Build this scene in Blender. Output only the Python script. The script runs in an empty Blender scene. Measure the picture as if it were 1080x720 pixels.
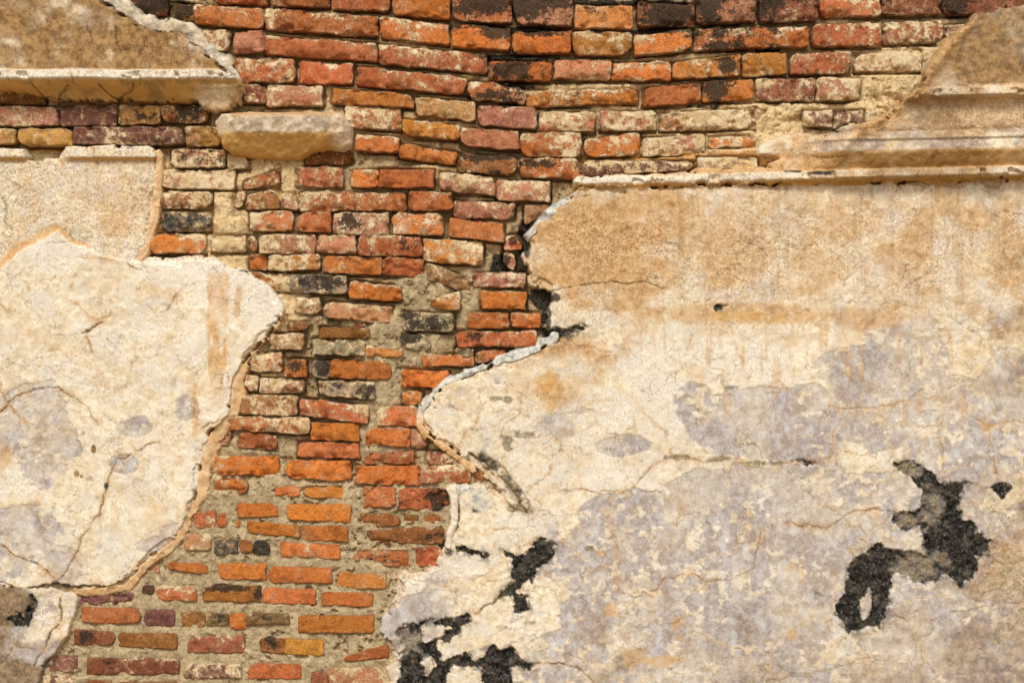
import bpy, math, random
import numpy as np
from mathutils import Vector

random.seed(7)
rng = np.random.default_rng(11)
SC = bpy.context.scene

# ------------------------------------------------------------------ frame of reference
S = 0.0025                 # metres per unit on the wall face (a long brick is about 30 cm)
Z0 = 1.45                  # height of the middle of the view above the ground
CAM_D = 5.0
D_REF = 6.0                # units: how far the common brick face stands in front of the wall's zero plane

# ------------------------------------------------------------------ camera, sky, sun, exposure
cam = bpy.data.cameras.new('camera')
cam_ob = bpy.data.objects.new('camera', cam)
SC.collection.objects.link(cam_ob)
cam_ob.location = (0, -CAM_D - D_REF * S, Z0)
cam_ob.rotation_euler = (math.radians(90), 0, 0)
cam.sensor_width = 36
cam.lens = 36 * CAM_D / (1080 * S)
cam.clip_end = 3000
SC.camera = cam_ob

SUN_EL, SUN_AZ = math.radians(46), math.radians(-8)     # azimuth: 0 = straight behind the camera, + = from the right
world = bpy.data.worlds.new('World')
SC.world = world
world.use_nodes = True
wn = world.node_tree
wn.nodes.clear()
sky = wn.nodes.new('ShaderNodeTexSky')
sky.sky_type = 'NISHITA'
sky.sun_disc = False
sky.sun_elevation = SUN_EL
sky.sun_rotation = math.radians(180) - SUN_AZ
sky.dust_density = 4.0
sky.air_density = 1.0
sky.ozone_density = 0.6
bg = wn.nodes.new('ShaderNodeBackground')
bg.inputs['Strength'].default_value = 0.075
wo = wn.nodes.new('ShaderNodeOutputWorld')
wn.links.new(sky.outputs[0], bg.inputs[0])
wn.links.new(bg.outputs[0], wo.inputs[0])

sun = bpy.data.lights.new('sun', 'SUN')
sun.energy = 1.35
sun.angle = math.radians(18)
sun.color = (1.0, 0.968, 0.912)
sun_ob = bpy.data.objects.new('sun', sun)
SC.collection.objects.link(sun_ob)
sd_ = Vector((math.sin(SUN_AZ) * math.cos(SUN_EL), -math.cos(SUN_AZ) * math.cos(SUN_EL), math.sin(SUN_EL)))
sun_ob.rotation_euler = sd_.to_track_quat('Z', 'Y').to_euler()
sun_ob.location = (-2, -6, 6)

SC.view_settings.view_transform = 'Standard'
SC.view_settings.look = 'None'
SC.view_settings.gamma = 1.0
SC.view_settings.use_curve_mapping = False
SC.view_settings.exposure = 0.56
SC.render.engine = 'CYCLES'

# ------------------------------------------------------------------ small tools
def lin(r, g, b):
    f = lambda c: (c / 255 / 12.92) if c / 255 <= 0.04045 else ((c / 255 + 0.055) / 1.055) ** 2.4
    return (f(r), f(g), f(b))

TAB = rng.random((64, 64, 12)).astype(np.float32)
def vnoise(x, y, seed=0):
    t = TAB[:, :, seed % 12]
    x = x + 17.3 * seed
    y = y + 9.7 * seed
    xi = np.floor(x).astype(np.int32); yi = np.floor(y).astype(np.int32)
    fx = (x - xi).astype(np.float32); fy = (y - yi).astype(np.float32)
    fx = fx * fx * (3 - 2 * fx); fy = fy * fy * (3 - 2 * fy)
    x0 = xi & 63; x1 = (xi + 1) & 63; y0 = yi & 63; y1 = (yi + 1) & 63
    a = t[y0, x0]; b = t[y0, x1]; c = t[y1, x0]; d = t[y1, x1]
    return (a + (b - a) * fx) * (1 - fy) + (c + (d - c) * fx) * fy

def fbm(x, y, scale, octs=4, seed=0, sx=1.0, sy=1.0):
    """about 0..1, mean 0.5; scale = size in units of the coarsest lumps"""
    v = 0; a = 1.0; tot = 0
    f = 1.0 / scale
    for o in range(octs):
        v = v + a * vnoise(x * f * sx + 3.1 * o, y * f * sy - 5.7 * o, seed + o)
        tot += a; a *= 0.55; f *= 2.03
    return v / tot

def worley(x, y, size, seed=0, rag=0.0):
    """cells of cracked skin: (distance between the two nearest seeds in units, a random number per cell)"""
    if rag:
        x = x + (fbm(x, y, size * .5, 4, seed) - .5) * rag; y = y + (fbm(x, y, size * .5, 4, seed + 2) - .5) * rag
    x = x / size; y = y / size
    xi = np.floor(x).astype(np.int32); yi = np.floor(y).astype(np.int32)
    d1 = np.full(x.shape, 9.0, np.float32); d2 = d1.copy(); cid = np.zeros(x.shape, np.float32)
    for oy in (-1, 0, 1):
        for ox in (-1, 0, 1):
            a = (xi + ox) & 63; b = (yi + oy) & 63
            jx = TAB[b, a, seed % 12]; jy = TAB[b, a, (seed + 5) % 12]
            d = np.hypot(xi + ox + jx - x, yi + oy + jy - y).astype(np.float32)
            n = d < d1
            d2 = np.where(n, d1, np.minimum(d2, d)); cid = np.where(n, TAB[b, a, (seed + 3) % 12], cid); d1 = np.where(n, d, d1)
    return (d2 - d1) * size, cid

def sstep(e0, e1, x):
    t = np.clip((x - e0) / (e1 - e0), 0, 1)
    return t * t * (3 - 2 * t)

def sdpoly(px, py, poly):
    """signed distance, positive inside"""
    P = np.asarray(poly, np.float32)
    Q = np.roll(P, -1, axis=0)
    best = np.full(px.shape, 1e9, np.float32)
    ins = np.zeros(px.shape, bool)
    for (ax, ay), (bx, by) in zip(P, Q):
        dx, dy = bx - ax, by - ay
        L = dx * dx + dy * dy + 1e-9
        t = np.clip(((px - ax) * dx + (py - ay) * dy) / L, 0, 1)
        d = (px - ax - t * dx) ** 2 + (py - ay - t * dy) ** 2
        np.minimum(best, d, out=best)
        if abs(dy) > 1e-9:
            c = ((ay > py) != (by > py)) & (px < dx * (py - ay) / dy + ax)
            ins ^= c
    d = np.sqrt(best)
    return np.where(ins, d, -d)

def dline(px, py, pts):
    best = np.full(px.shape, 1e9, np.float32)
    for (ax, ay), (bx, by) in zip(pts[:-1], pts[1:]):
        dx, dy = bx - ax, by - ay
        t = np.clip(((px - ax) * dx + (py - ay) * dy) / (dx * dx + dy * dy + 1e-9), 0, 1)
        np.minimum(best, (px - ax - t * dx) ** 2 + (py - ay - t * dy) ** 2, out=best)
    return np.sqrt(best)

def local(px, py, pts, pad):
    """boolean index of the samples near a polygon or line, to keep the maths small"""
    P = np.asarray(pts, np.float32)
    return (px > P[:, 0].min() - pad) & (px < P[:, 0].max() + pad) & (py > P[:, 1].min() - pad) & (py < P[:, 1].max() + pad)

def blobs(px, py, lst):
    m = np.zeros(px.shape, np.float32)
    for b in lst:
        cx, cy, rx, ry = b[:4]
        s = b[4] if len(b) > 4 else 1.0
        q = ((px - cx) / rx) ** 2 + ((py - cy) / ry) ** 2
        m = np.maximum(m, s * np.exp(-np.minimum(q, 30) ** 1.4 * 0.8))
    return m

def world_pts(x, y, d):
    return np.stack([(x - 540) * S, -d * S, Z0 + (360 - y) * S], -1)

# ------------------------------------------------------------------ materials
def new_mat(name):
    m = bpy.data.materials.new(name)
    m.use_nodes = True
    nt = m.node_tree
    nt.nodes.clear()
    out = nt.nodes.new('ShaderNodeOutputMaterial')
    b = nt.nodes.new('ShaderNodeBsdfPrincipled')
    b.inputs['Roughness'].default_value = 0.92
    b.inputs['Specular IOR Level'].default_value = 0.18
    nt.links.new(b.outputs[0], out.inputs[0])
    return m, nt, b

class G:
    def __init__(s, nt):
        s.nt = nt
        s.pos = nt.nodes.new('ShaderNodeNewGeometry').outputs['Position']
    def put(s, sock, v):
        if isinstance(v, (int, float)): sock.default_value = v
        elif isinstance(v, tuple): sock.default_value = (*v, 1) if len(v) == 3 else v
        else: s.nt.links.new(v, sock)
    def noise(s, scale, detail=4, rough=0.6, vec=None, stretch=None):
        n = s.nt.nodes.new('ShaderNodeTexNoise')
        n.inputs['Scale'].default_value = scale
        n.inputs['Detail'].default_value = detail
        n.inputs['Roughness'].default_value = rough
        v = vec or s.pos
        if stretch:
            mp = s.nt.nodes.new('ShaderNodeMapping')
            mp.inputs['Scale'].default_value = stretch
            s.nt.links.new(v, mp.inputs[0]); v = mp.outputs[0]
        s.nt.links.new(v, n.inputs['Vector'])
        return n.outputs[0]
    def voro(s, scale, feature='F1', rand=1.0):
        n = s.nt.nodes.new('ShaderNodeTexVoronoi')
        n.feature = feature
        n.inputs['Scale'].default_value = scale
        s.nt.links.new(s.pos, n.inputs['Vector'])
        return n.outputs[0]
    def math(s, op, a, b=0.0, c=0.0, clamp=False):
        n = s.nt.nodes.new('ShaderNodeMath'); n.operation = op; n.use_clamp = clamp
        s.put(n.inputs[0], a); s.put(n.inputs[1], b); s.put(n.inputs[2], c)
        return n.outputs[0]
    def rng(s, v, a, b, c=0.0, d=1.0):
        n = s.nt.nodes.new('ShaderNodeMapRange'); n.interpolation_type = 'SMOOTHSTEP'
        s.put(n.inputs['Value'], v); s.put(n.inputs['From Min'], a); s.put(n.inputs['From Max'], b)
        s.put(n.inputs['To Min'], c); s.put(n.inputs['To Max'], d)
        return n.outputs[0]
    def mix(s, f, a, b, mode='MIX'):
        n = s.nt.nodes.new('ShaderNodeMix'); n.data_type = 'RGBA'; n.blend_type = mode
        s.put(n.inputs[0], f); s.put(n.inputs[6], a); s.put(n.inputs[7], b)
        return n.outputs[2]
    def grey(s, v):
        n = s.nt.nodes.new('ShaderNodeCombineColor')
        for i in range(3): s.put(n.inputs[i], v)
        return n.outputs[0]
    def attr(s, name, kind='GEOMETRY'):
        n = s.nt.nodes.new('ShaderNodeAttribute'); n.attribute_type = kind; n.attribute_name = name
        return n
    def split(s, col):
        n = s.nt.nodes.new('ShaderNodeSeparateColor'); s.nt.links.new(col, n.inputs[0])
        return n.outputs
    def bump(s, h, strength, dist, prev=None):
        n = s.nt.nodes.new('ShaderNodeBump')
        s.put(n.inputs['Strength'], strength); n.inputs['Distance'].default_value = dist
        s.put(n.inputs['Height'], h)
        if prev: s.nt.links.new(prev, n.inputs['Normal'])
        return n.outputs[0]

def make_brick_mat():
    m, nt, b = new_mat('weathered_brick')
    g = G(nt)
    oi = nt.nodes.new('ShaderNodeObjectInfo')
    base = oi.outputs['Color']; lime = oi.outputs['Alpha']
    soot = g.attr('soot', 'OBJECT').outputs['Fac']
    top = g.attr('top', 'OBJECT').outputs['Fac']
    shn = g.attr('shape'); wl = shn.outputs['Alpha']
    sh = g.split(shn.outputs['Color'])          # r: 1 at the upper edge, g: 1 at the rim, b: black crust and painted vignette
    # burnt clay: mottled, some lighter and some nearly purple patches, tiny pits
    n1 = g.noise(30, 5, 0.66); n2 = g.noise(95, 4, 0.66); n3 = g.noise(380, 3, 0.68)
    col = g.mix(g.rng(n1, 0.46, 0.66, 0, 0.75), base, g.mix(1.0, base, (0.58, 0.54, 0.50), 'MULTIPLY'))
    col = g.mix(g.rng(n2, 0.52, 0.70, 0, 0.6), col, g.mix(0.55, base, lin(214, 136, 80)))
    col = g.mix(g.rng(g.noise(70, 4, 0.7, stretch=(0.5, 1, 1.4)), 0.55, 0.68, 0, 0.55), col, lin(120, 66, 42))
    col = g.mix(1.0, col, g.grey(g.rng(n3, 0.32, 0.68, 0.68, 1.28)), 'MULTIPLY')
    pits = g.rng(g.voro(230), 0.10, 0.26, 1, 0)
    pits = g.math('MULTIPLY', pits, g.rng(g.noise(60, 2), 0.48, 0.58))
    col = g.mix(g.math('MULTIPLY', pits, 0.85), col, lin(52, 30, 20))
    # remains of lime wash: a thin veil and thick flakes
    wide = g.noise(42, 6, 0.72); tight = g.noise(170, 4, 0.7)
    ln = g.math('ADD', g.math('MULTIPLY', wide, 0.74), g.math('MULTIPLY', tight, 0.26))
    ln = g.math('ADD', ln, g.math('MULTIPLY', sh[1], 0.04))
    topb = g.math('MULTIPLY', g.math('MULTIPLY', g.rng(sh[0], 0.45, 1.0), top), g.rng(g.noise(24, 3), 0.36, 0.62, 0.0, 0.25))
    ln = g.math('ADD', ln, topb)
    ln = g.math('ADD', ln, g.math('MULTIPLY_ADD', wl, 0.16, -0.075))
    th = g.math('MULTIPLY_ADD', lime, -0.25, 0.662)
    df = g.math('SUBTRACT', ln, th)
    lm = g.rng(df, -0.012, g.rng(g.noise(26, 2), 0.4, 0.6, 0.025, 0.09))
    veil = g.math('MULTIPLY', g.rng(df, -0.14, 0.03), g.rng(n2, 0.36, 0.62, 0.05, 0.75))
    lcol = g.mix(g.rng(g.noise(30, 4), 0.42, 0.6), lin(242, 222, 182), lin(226, 198, 148))
    lcol = g.mix(g.rng(g.noise(120, 4, 0.7), 0.54, 0.66, 0, 0.65), lcol, lin(186, 138, 98))
    lcol = g.mix(g.rng(g.noise(260, 3, 0.7), 0.60, 0.70, 0, 0.75), lcol, lin(112, 84, 60))
    col = g.mix(g.math('MULTIPLY', veil, 0.7), col, lin(218, 178, 140))
    col = g.mix(g.math('MULTIPLY', lm, 0.95), col, lcol)
    # black crust, and the vignette painted along the top
    sn = g.math('ADD', g.math('MULTIPLY', g.noise(40, 6, 0.78), 0.62), g.math('MULTIPLY', g.noise(150, 4, 0.75), 0.38))
    sn = g.math('ADD', sn, g.math('MULTIPLY', sh[0], 0.05))
    sn = g.math('ADD', sn, g.math('MULTIPLY', sh[2], 0.255))
    sm = g.rng(g.math('SUBTRACT', sn, g.math('MULTIPLY_ADD', soot, -0.42, 0.74)), -0.02, 0.05)
    col = g.mix(g.math('MULTIPLY', sm, 0.92), col, g.mix(g.rng(n3, 0.4, 0.7), lin(36, 30, 27), lin(92, 80, 64)))
    # darker brown towards the rim
    col = g.mix(g.math('MULTIPLY', g.rng(sh[1], 0.3, 1.0), g.rng(n2, 0.35, 0.6, 0.1, 0.5)), col, lin(104, 76, 48))
    nt.links.new(col, b.inputs['Base Color'])
    bp = g.bump(g.noise(140, 6, 0.75), 0.9, 0.006)
    bp = g.bump(g.math('SUBTRACT', g.math('MULTIPLY', lm, 0.7), pits), 0.6, 0.003, bp)
    nt.links.new(bp, b.inputs['Normal'])
    return m

def make_plaster_mat(name='lime_plaster'):
    m, nt, b = new_mat(name)
    g = G(nt)
    A = g.attr('stain_a'); B = g.attr('stain_b'); Cc = g.attr('stain_c')
    ochre, grey, black = g.split(A.outputs['Color']); crack = A.outputs['Alpha']
    brown, white, speck = g.split(B.outputs['Color']); lip = B.outputs['Alpha']
    blue, olive, yellow = g.split(Cc.outputs['Color'])
    n_l = g.noise(9, 4, 0.6); n_m = g.noise(45, 6, 0.7); n_f = g.noise(210, 5, 0.72); n_g = g.noise(480, 3, 0.7)
    col = g.mix(g.rng(n_m, 0.38, 0.62), lin(223, 207, 174), lin(245, 236, 212))
    col = g.mix(g.rng(n_l, 0.48, 0.66, 0, 0.45), col, lin(218, 188, 142))
    # cloudy bluish veil of old limewash
    col = g.mix(g.rng(g.noise(17, 5, 0.68), 0.48, 0.62, 0, 0.6), col, lin(226, 222, 212))
    # rusty freckles soaked into the lime
    fr = g.math('MULTIPLY', g.rng(g.noise(105, 6, 0.8), 0.535, 0.595), g.rng(g.noise(20, 5, 0.7), 0.42, 0.58))
    col = g.mix(g.math('MULTIPLY', fr, 0.72), col, lin(186, 138, 90))
    col = g.mix(g.math('MULTIPLY', white, 0.8), col, g.mix(g.rng(n_f, .35, .65), lin(226, 216, 196), lin(244, 238, 224)))
    gcol = g.mix(g.rng(n_m, 0.38, 0.62), lin(160, 151, 148), lin(194, 187, 184))
    gcol = g.mix(g.rng(g.noise(22, 5, 0.7), 0.5, 0.64, 0, 0.8), gcol, lin(166, 146, 130))
    gcol = g.mix(g.rng(g.noise(30, 4, 0.6, stretch=(1, 1, 0.7)), 0.54, 0.66, 0, 0.7), gcol, lin(204, 205, 206))
    gcol = g.mix(g.rng(g.noise(150, 4, 0.75), 0.60, 0.66, 0, 0.85), gcol, lin(232, 214, 184))
    col = g.mix(g.math('MULTIPLY', grey, 0.92), col, gcol)
    ocol = g.mix(g.rng(n_m, 0.38, 0.60), lin(188, 140, 82), lin(216, 176, 120))
    col = g.mix(g.math('MULTIPLY', ochre, 0.92), col, ocol)
    # sandy, eroded areas: dark grains and light grains
    gr = g.math('MULTIPLY', g.rng(g.noise(190, 4, 0.75), 0.50, 0.58), speck)
    col = g.mix(g.math('MULTIPLY', gr, 0.8), col, lin(138, 94, 50))
    gl = g.math('MULTIPLY', g.rng(g.noise(170, 4, 0.75, stretch=(1, 1, 1.3)), 0.54, 0.63), speck)
    col = g.mix(g.math('MULTIPLY', gl, 0.7), col, lin(240, 220, 180))
    col = g.mix(yellow, col, g.mix(g.rng(n_f, .4, .6), lin(224, 180, 104), lin(206, 156, 80)))
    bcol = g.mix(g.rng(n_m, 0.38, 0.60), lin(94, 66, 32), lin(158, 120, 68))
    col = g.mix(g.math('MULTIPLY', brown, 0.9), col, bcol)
    lcol = g.mix(g.rng(n_m, 0.35, 0.65), lin(212, 164, 104), lin(232, 198, 148))
    col = g.mix(g.math('MULTIPLY', lip, 0.92), col, lcol)
    col = g.mix(blue, col, g.mix(g.rng(n_m, .36, .60), lin(150, 154, 148), lin(216, 216, 204)))
    col = g.mix(olive, col, g.mix(g.rng(n_f, .42, .58), lin(78, 70, 50), lin(160, 142, 104)))
    kcol = g.mix(g.rng(g.noise(48, 6, 0.75), 0.44, 0.62), lin(26, 25, 24), lin(74, 70, 64))
    kcol = g.mix(g.rng(g.noise(20, 5, 0.7), 0.52, 0.68, 0, 0.6), kcol, lin(104, 97, 84))
    kcol = g.mix(g.rng(g.noise(120, 6, 0.8), 0.55, 0.64, 0, 0.8), kcol, lin(136, 130, 116))
    kcol = g.mix(g.rng(g.noise(170, 5, 0.8), 0.64, 0.69, 0, 0.9), kcol, lin(206, 190, 160))
    col = g.mix(black, col, kcol)
    col = g.mix(crack, col, lin(58, 44, 28))
    # small scabs: dark specks and pinholes scattered thinly
    pin = g.math('MULTIPLY', g.rng(g.voro(75), 0.05, 0.11, 1, 0), g.rng(g.noise(24, 3), 0.52, 0.60))
    col = g.mix(g.math('MULTIPLY', pin, 0.75), col, lin(92, 66, 42))
    # chalky mottling everywhere
    col = g.mix(1.0, col, g.grey(g.rng(n_f, 0.34, 0.66, g.rng(g.noise(13, 4), .4, .6, .97, .84), 1.06)), 'MULTIPLY')
    col = g.mix(1.0, col, g.grey(g.rng(n_g, 0.34, 0.66, 0.93, 1.05)), 'MULTIPLY')
    nt.links.new(col, b.inputs['Base Color'])
    bp = g.bump(g.noise(60, 7, 0.72), g.rng(g.noise(11, 3), .42, .6, .06, .26), 0.005)
    bp = g.bump(g.math('MULTIPLY_ADD', pin, -1.0, g.noise(200, 4, .7)), 0.22, 0.002, bp)
    nt.links.new(bp, b.inputs['Normal'])
    return m

def make_mortar_mat():
    m, nt, b = new_mat('old_mortar')
    g = G(nt)
    A = g.attr('stain_a')
    cream, sand, black = g.split(A.outputs['Color']); ochre = A.outputs['Alpha']
    n_m = g.noise(50, 5, 0.65); n_f = g.noise(260, 4, 0.7)
    col = g.mix(g.rng(n_m, 0.36, 0.64), lin(158, 138, 104), lin(198, 174, 132))
    col = g.mix(cream, col, g.mix(g.rng(n_m, 0.38, 0.62), lin(216, 188, 138), lin(234, 210, 164)))
    col = g.mix(sand, col, g.mix(g.rng(n_m, 0.36, 0.64), lin(166, 148, 114), lin(200, 180, 142)))
    col = g.mix(g.math('MULTIPLY', ochre, 0.85), col, lin(206, 156, 88))
    rust = g.math('MULTIPLY', g.rng(g.noise(85, 4, 0.7), 0.58, 0.66), cream)
    col = g.mix(g.math('MULTIPLY', rust, 0.8), col, lin(180, 96, 62))
    col = g.mix(g.rng(g.noise(34, 5, 0.7), 0.54, 0.66, 0, 0.6), col, lin(140, 118, 86))
    col = g.mix(g.rng(g.noise(60, 5, 0.7), 0.58, 0.68, 0, 0.6), col, lin(222, 204, 166))
    # gravel: dark and light grains
    col = g.mix(g.rng(g.noise(240, 3, 0.7), 0.60, 0.67, 0, 0.8), col, lin(82, 68, 46))
    col = g.mix(g.rng(g.noise(330, 3, 0.7), 0.62, 0.72, 0, 0.6), col, lin(226, 206, 160))
    hol = g.math('MULTIPLY', g.rng(g.voro(120), 0.06, 0.16, 1, 0), g.rng(g.noise(70, 2), 0.5, 0.58))
    col = g.mix(g.math('MULTIPLY', hol, 0.85), col, lin(52, 44, 32))
    col = g.mix(black, col, g.mix(g.rng(n_f, .4, .65), lin(32, 28, 24), lin(84, 76, 62)))
    col = g.mix(1.0, col, g.grey(g.rng(n_f, 0.32, 0.68, 0.72, 1.2)), 'MULTIPLY')
    nt.links.new(col, b.inputs['Base Color'])
    bp = g.bump(g.noise(150, 5, 0.75), 0.6, 0.005)
    bp = g.bump(g.math('MULTIPLY', hol, -1.0), 0.8, 0.004, bp)
    nt.links.new(bp, b.inputs['Normal'])
    return m

def make_plain(name, c1, c2, scale, rough_bump=0.01):
    m, nt, b = new_mat(name)
    g = G(nt)
    col = g.mix(g.rng(g.noise(scale, 6, 0.65), 0.35, 0.65), c1, c2)
    col = g.mix(1.0, col, g.grey(g.rng(g.noise(scale * 14, 3), 0.3, 0.7, 0.75, 1.2)), 'MULTIPLY')
    nt.links.new(col, b.inputs['Base Color'])
    nt.links.new(g.bump(g.noise(scale * 8, 5, 0.7), 0.6, rough_bump), b.inputs['Normal'])
    return m

M_BRICK = make_brick_mat()
M_PLASTER = make_plaster_mat()
M_MORTAR = make_mortar_mat()
M_CORE = make_plain('rubble_core', lin(150, 122, 86), lin(176, 150, 108), 12)
M_GROUND = make_plain('dry_earth', lin(150, 128, 96), lin(178, 156, 120), 3, 0.03)

# ------------------------------------------------------------------ mesh makers
def link_mesh(name, me, mat, parent=None):
    ob = bpy.data.objects.new(name, me)
    SC.collection.objects.link(ob)
    me.materials.append(mat)
    if parent: ob.parent = parent
    return ob

def mesh_from(name, co, quads, attrs=None, smooth=True):
    me = bpy.data.meshes.new(name)
    n, q = len(co), len(quads)
    me.vertices.add(n); me.vertices.foreach_set('co', np.ascontiguousarray(co, np.float32).ravel())
    me.loops.add(q * 4); me.loops.foreach_set('vertex_index', np.ascontiguousarray(quads, np.int32).ravel())
    me.polygons.add(q)
    me.polygons.foreach_set('loop_start', np.arange(0, q * 4, 4, dtype=np.int32))
    me.polygons.foreach_set('use_smooth', np.full(q, smooth, bool))
    me.update(calc_edges=True)
    for k, v in (attrs or {}).items():
        a = me.attributes.new(k, 'FLOAT_COLOR', 'POINT')
        a.data.foreach_set('color', np.ascontiguousarray(v, np.float32).ravel())
    me.validate()
    return me

def grid_mesh(name, X, Y, D, keep_v, attrs):
    """height field on a grid X, Y (rows x cols); cells are kept where any corner is kept"""
    R, Cn = X.shape
    idx = np.arange(R * Cn).reshape(R, Cn)
    kc = keep_v[:-1, :-1] | keep_v[1:, :-1] | keep_v[:-1, 1:] | keep_v[1:, 1:]
    q = np.stack([idx[:-1, :-1][kc], idx[1:, :-1][kc], idx[1:, 1:][kc], idx[:-1, 1:][kc]], -1)
    used = np.zeros(R * Cn, bool); used[q.ravel()] = True
    remap = np.cumsum(used) - 1
    co = world_pts(X.ravel(), Y.ravel(), D.ravel())[used]
    at = {k: v.reshape(-1, 4)[used] for k, v in attrs.items()}
    return mesh_from(name, co, remap[q], at)

def axis(a, b, step=1.0, fine=(-8, 1088), coarse=7.0):
    """sample positions: fine inside the picture, coarser beyond it"""
    out = [a]
    while out[-1] < b:
        st = step if fine[0] <= out[-1] < fine[1] else coarse
        out.append(out[-1] + st)
    return np.array(out, np.float32)

# ------------------------------------------------------------------ the wall
wall = bpy.data.objects.new('ruined_wall', None)
SC.collection.objects.link(wall)
wall.location = (0, 0, 0)
wall['label'] = 'old brick wall with crumbling cream plaster fallen away to show orange bricks'
wall['category'] = 'wall'
wall['kind'] = 'thing'

X0, X1, Y0, Y1 = -420, 1500, -190, 940       # extent of the wall in units; the ground is at 940
core_bot = 360 + Z0 / S

def box(name, x0, x1, y0, y1, d0, d1, mat, parent, b=2):
    import bmesh
    bm = bmesh.new()
    bmesh.ops.create_cube(bm, size=1)
    for v in bm.verts:
        v.co = Vector((((x0 + x1) / 2 + v.co.x * (x1 - x0) - 540) * S, -((d0 + d1) / 2 + v.co.y * (d1 - d0)) * S,
                       Z0 + (360 - ((y0 + y1) / 2 + v.co.z * (y1 - y0))) * S))
    bmesh.ops.bevel(bm, geom=list(bm.edges), offset=b * S, segments=2, affect='EDGES')
    bmesh.ops.recalc_face_normals(bm, faces=bm.faces)
    me = bpy.data.meshes.new(name); bm.to_mesh(me); bm.free()
    return link_mesh(name, me, mat, parent)

core = box('masonry_core', X0, X1, Y0, core_bot, -220, -15, M_CORE, wall)

# --- outlines of what is left of the plaster
RIGHT = [(612, 197), (600, 209), (584, 219), (570, 232), (557, 246), (556, 256), (551, 270), (556, 285), (557, 300), (580, 309),
         (583, 318), (576, 330), (572, 345), (586, 358), (572, 369), (553, 377), (529, 383), (507, 391), (482, 402), (460, 414), (449, 431),
         (448, 450), (459, 464), (474, 472), (494, 488), (506, 500), (516, 508), (526, 520), (522, 513), (505, 511), (490, 510), (478, 514), (474, 524), (475, 540),
         (471, 560), (468, 575), (464, 584), (457, 597), (440, 601), (416, 603), (415, 624), (404, 650), (399, 667),
         (408, 678), (413, 690), (404, 706), (402, 730), (400, core_bot), (X1, core_bot), (X1, 186), (1085, 189)]
LEFT = [(X0, 160), (-2, 158), (28, 158), (32, 166), (62, 166), (70, 155), (120, 153), (160, 155), (165, 160), (165, 192), (162, 228), (154, 255),
        (147, 271), (180, 273), (206, 270), (226, 268), (240, 278), (262, 288), (285, 303), (298, 320), (298, 332), (285, 350), (270, 368), (254, 384), (246, 402), (243, 420),
        (240, 438), (221, 455), (215, 480), (208, 520), (198, 542), (193, 555), (186, 568), (173, 578), (155, 591), (143, 605), (131, 615), (97, 620), (76, 620), (62, 619), (30, 620), (X0, 620)]
LOW = [(X0, 618), (30, 619), (62, 619), (80, 627), (82, 634), (77, 650), (72, 668), (61, 685), (50, 694), (44, 708), (38, 730), (30, core_bot), (X0, core_bot)]

PITS = {
 'a': [(940,486),(967,487),(982,498),(998,508),(1022,510),(1013,520),(1010,530),(1015,549),(1025,551),(1029,561),(1045,568),(1041,582),(1027,588),(1029,607),(1013,621),(1008,619),(1004,607),(994,609),(982,615),(963,611),(947,605),(940,617),(938,630),(934,650),(924,664),(897,666),(887,658),(880,644),(885,631),(893,623),(891,607),(901,590),(920,574),(928,572),(943,580),(959,580),(975,586),(973,572),(971,555),(951,557),(941,551),(943,541),(963,537),(975,531),(971,518),(963,508),(947,496)],
 'b': [(565,570),(575,566),(590,573),(584,584),(568,600),(562,617),(556,612),(548,617),(545,626),(554,627),(560,639),(549,648),(542,645),(540,629),(527,627),(541,612),(538,589),(530,580),(540,584),(558,580)],
 'c': [(438,655),(454,654),(468,652),(481,651),(495,647),(499,650),(497,657),(485,660),(485,668),(474,676),(464,677),(462,683),(468,695),(477,693),(493,685),(501,695),(510,689),(522,677),(530,683),(544,683),(549,695),(562,696),(561,705),(549,703),(542,705),(539,714),(538,745),(512,745),(509,703),(487,701),(475,707),(470,722),(462,745),(415,745),(425,707),(421,691),(427,681),(419,668),(422,660)],
 'd': [(575,345),(594,346),(619,345),(611,350),(594,356),(589,364),(578,353)],
 'e': [(479,576),(486,573),(497,578),(516,584),(513,592),(499,584),(481,584)],
 'f': [(1043,513),(1052,509),(1066,510),(1058,524),(1053,527)],
 'g': [(835,486),(850,485),(863,488),(850,491)],
 'h': [(32,626),(39,631),(40,642),(35,653),(25,659),(14,659),(8,651),(19,645),(25,649),(31,639)],
 'i': [(754,322),(768,320),(762,327),(756,328)],
}
ISLES = [[(912,625),(918,622),(917,643),(910,652),(907,640)], [(445,662),(454,656),(474,662),(464,670),(448,676)], [(446,699),(454,693),(458,701),(450,710)]]

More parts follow.
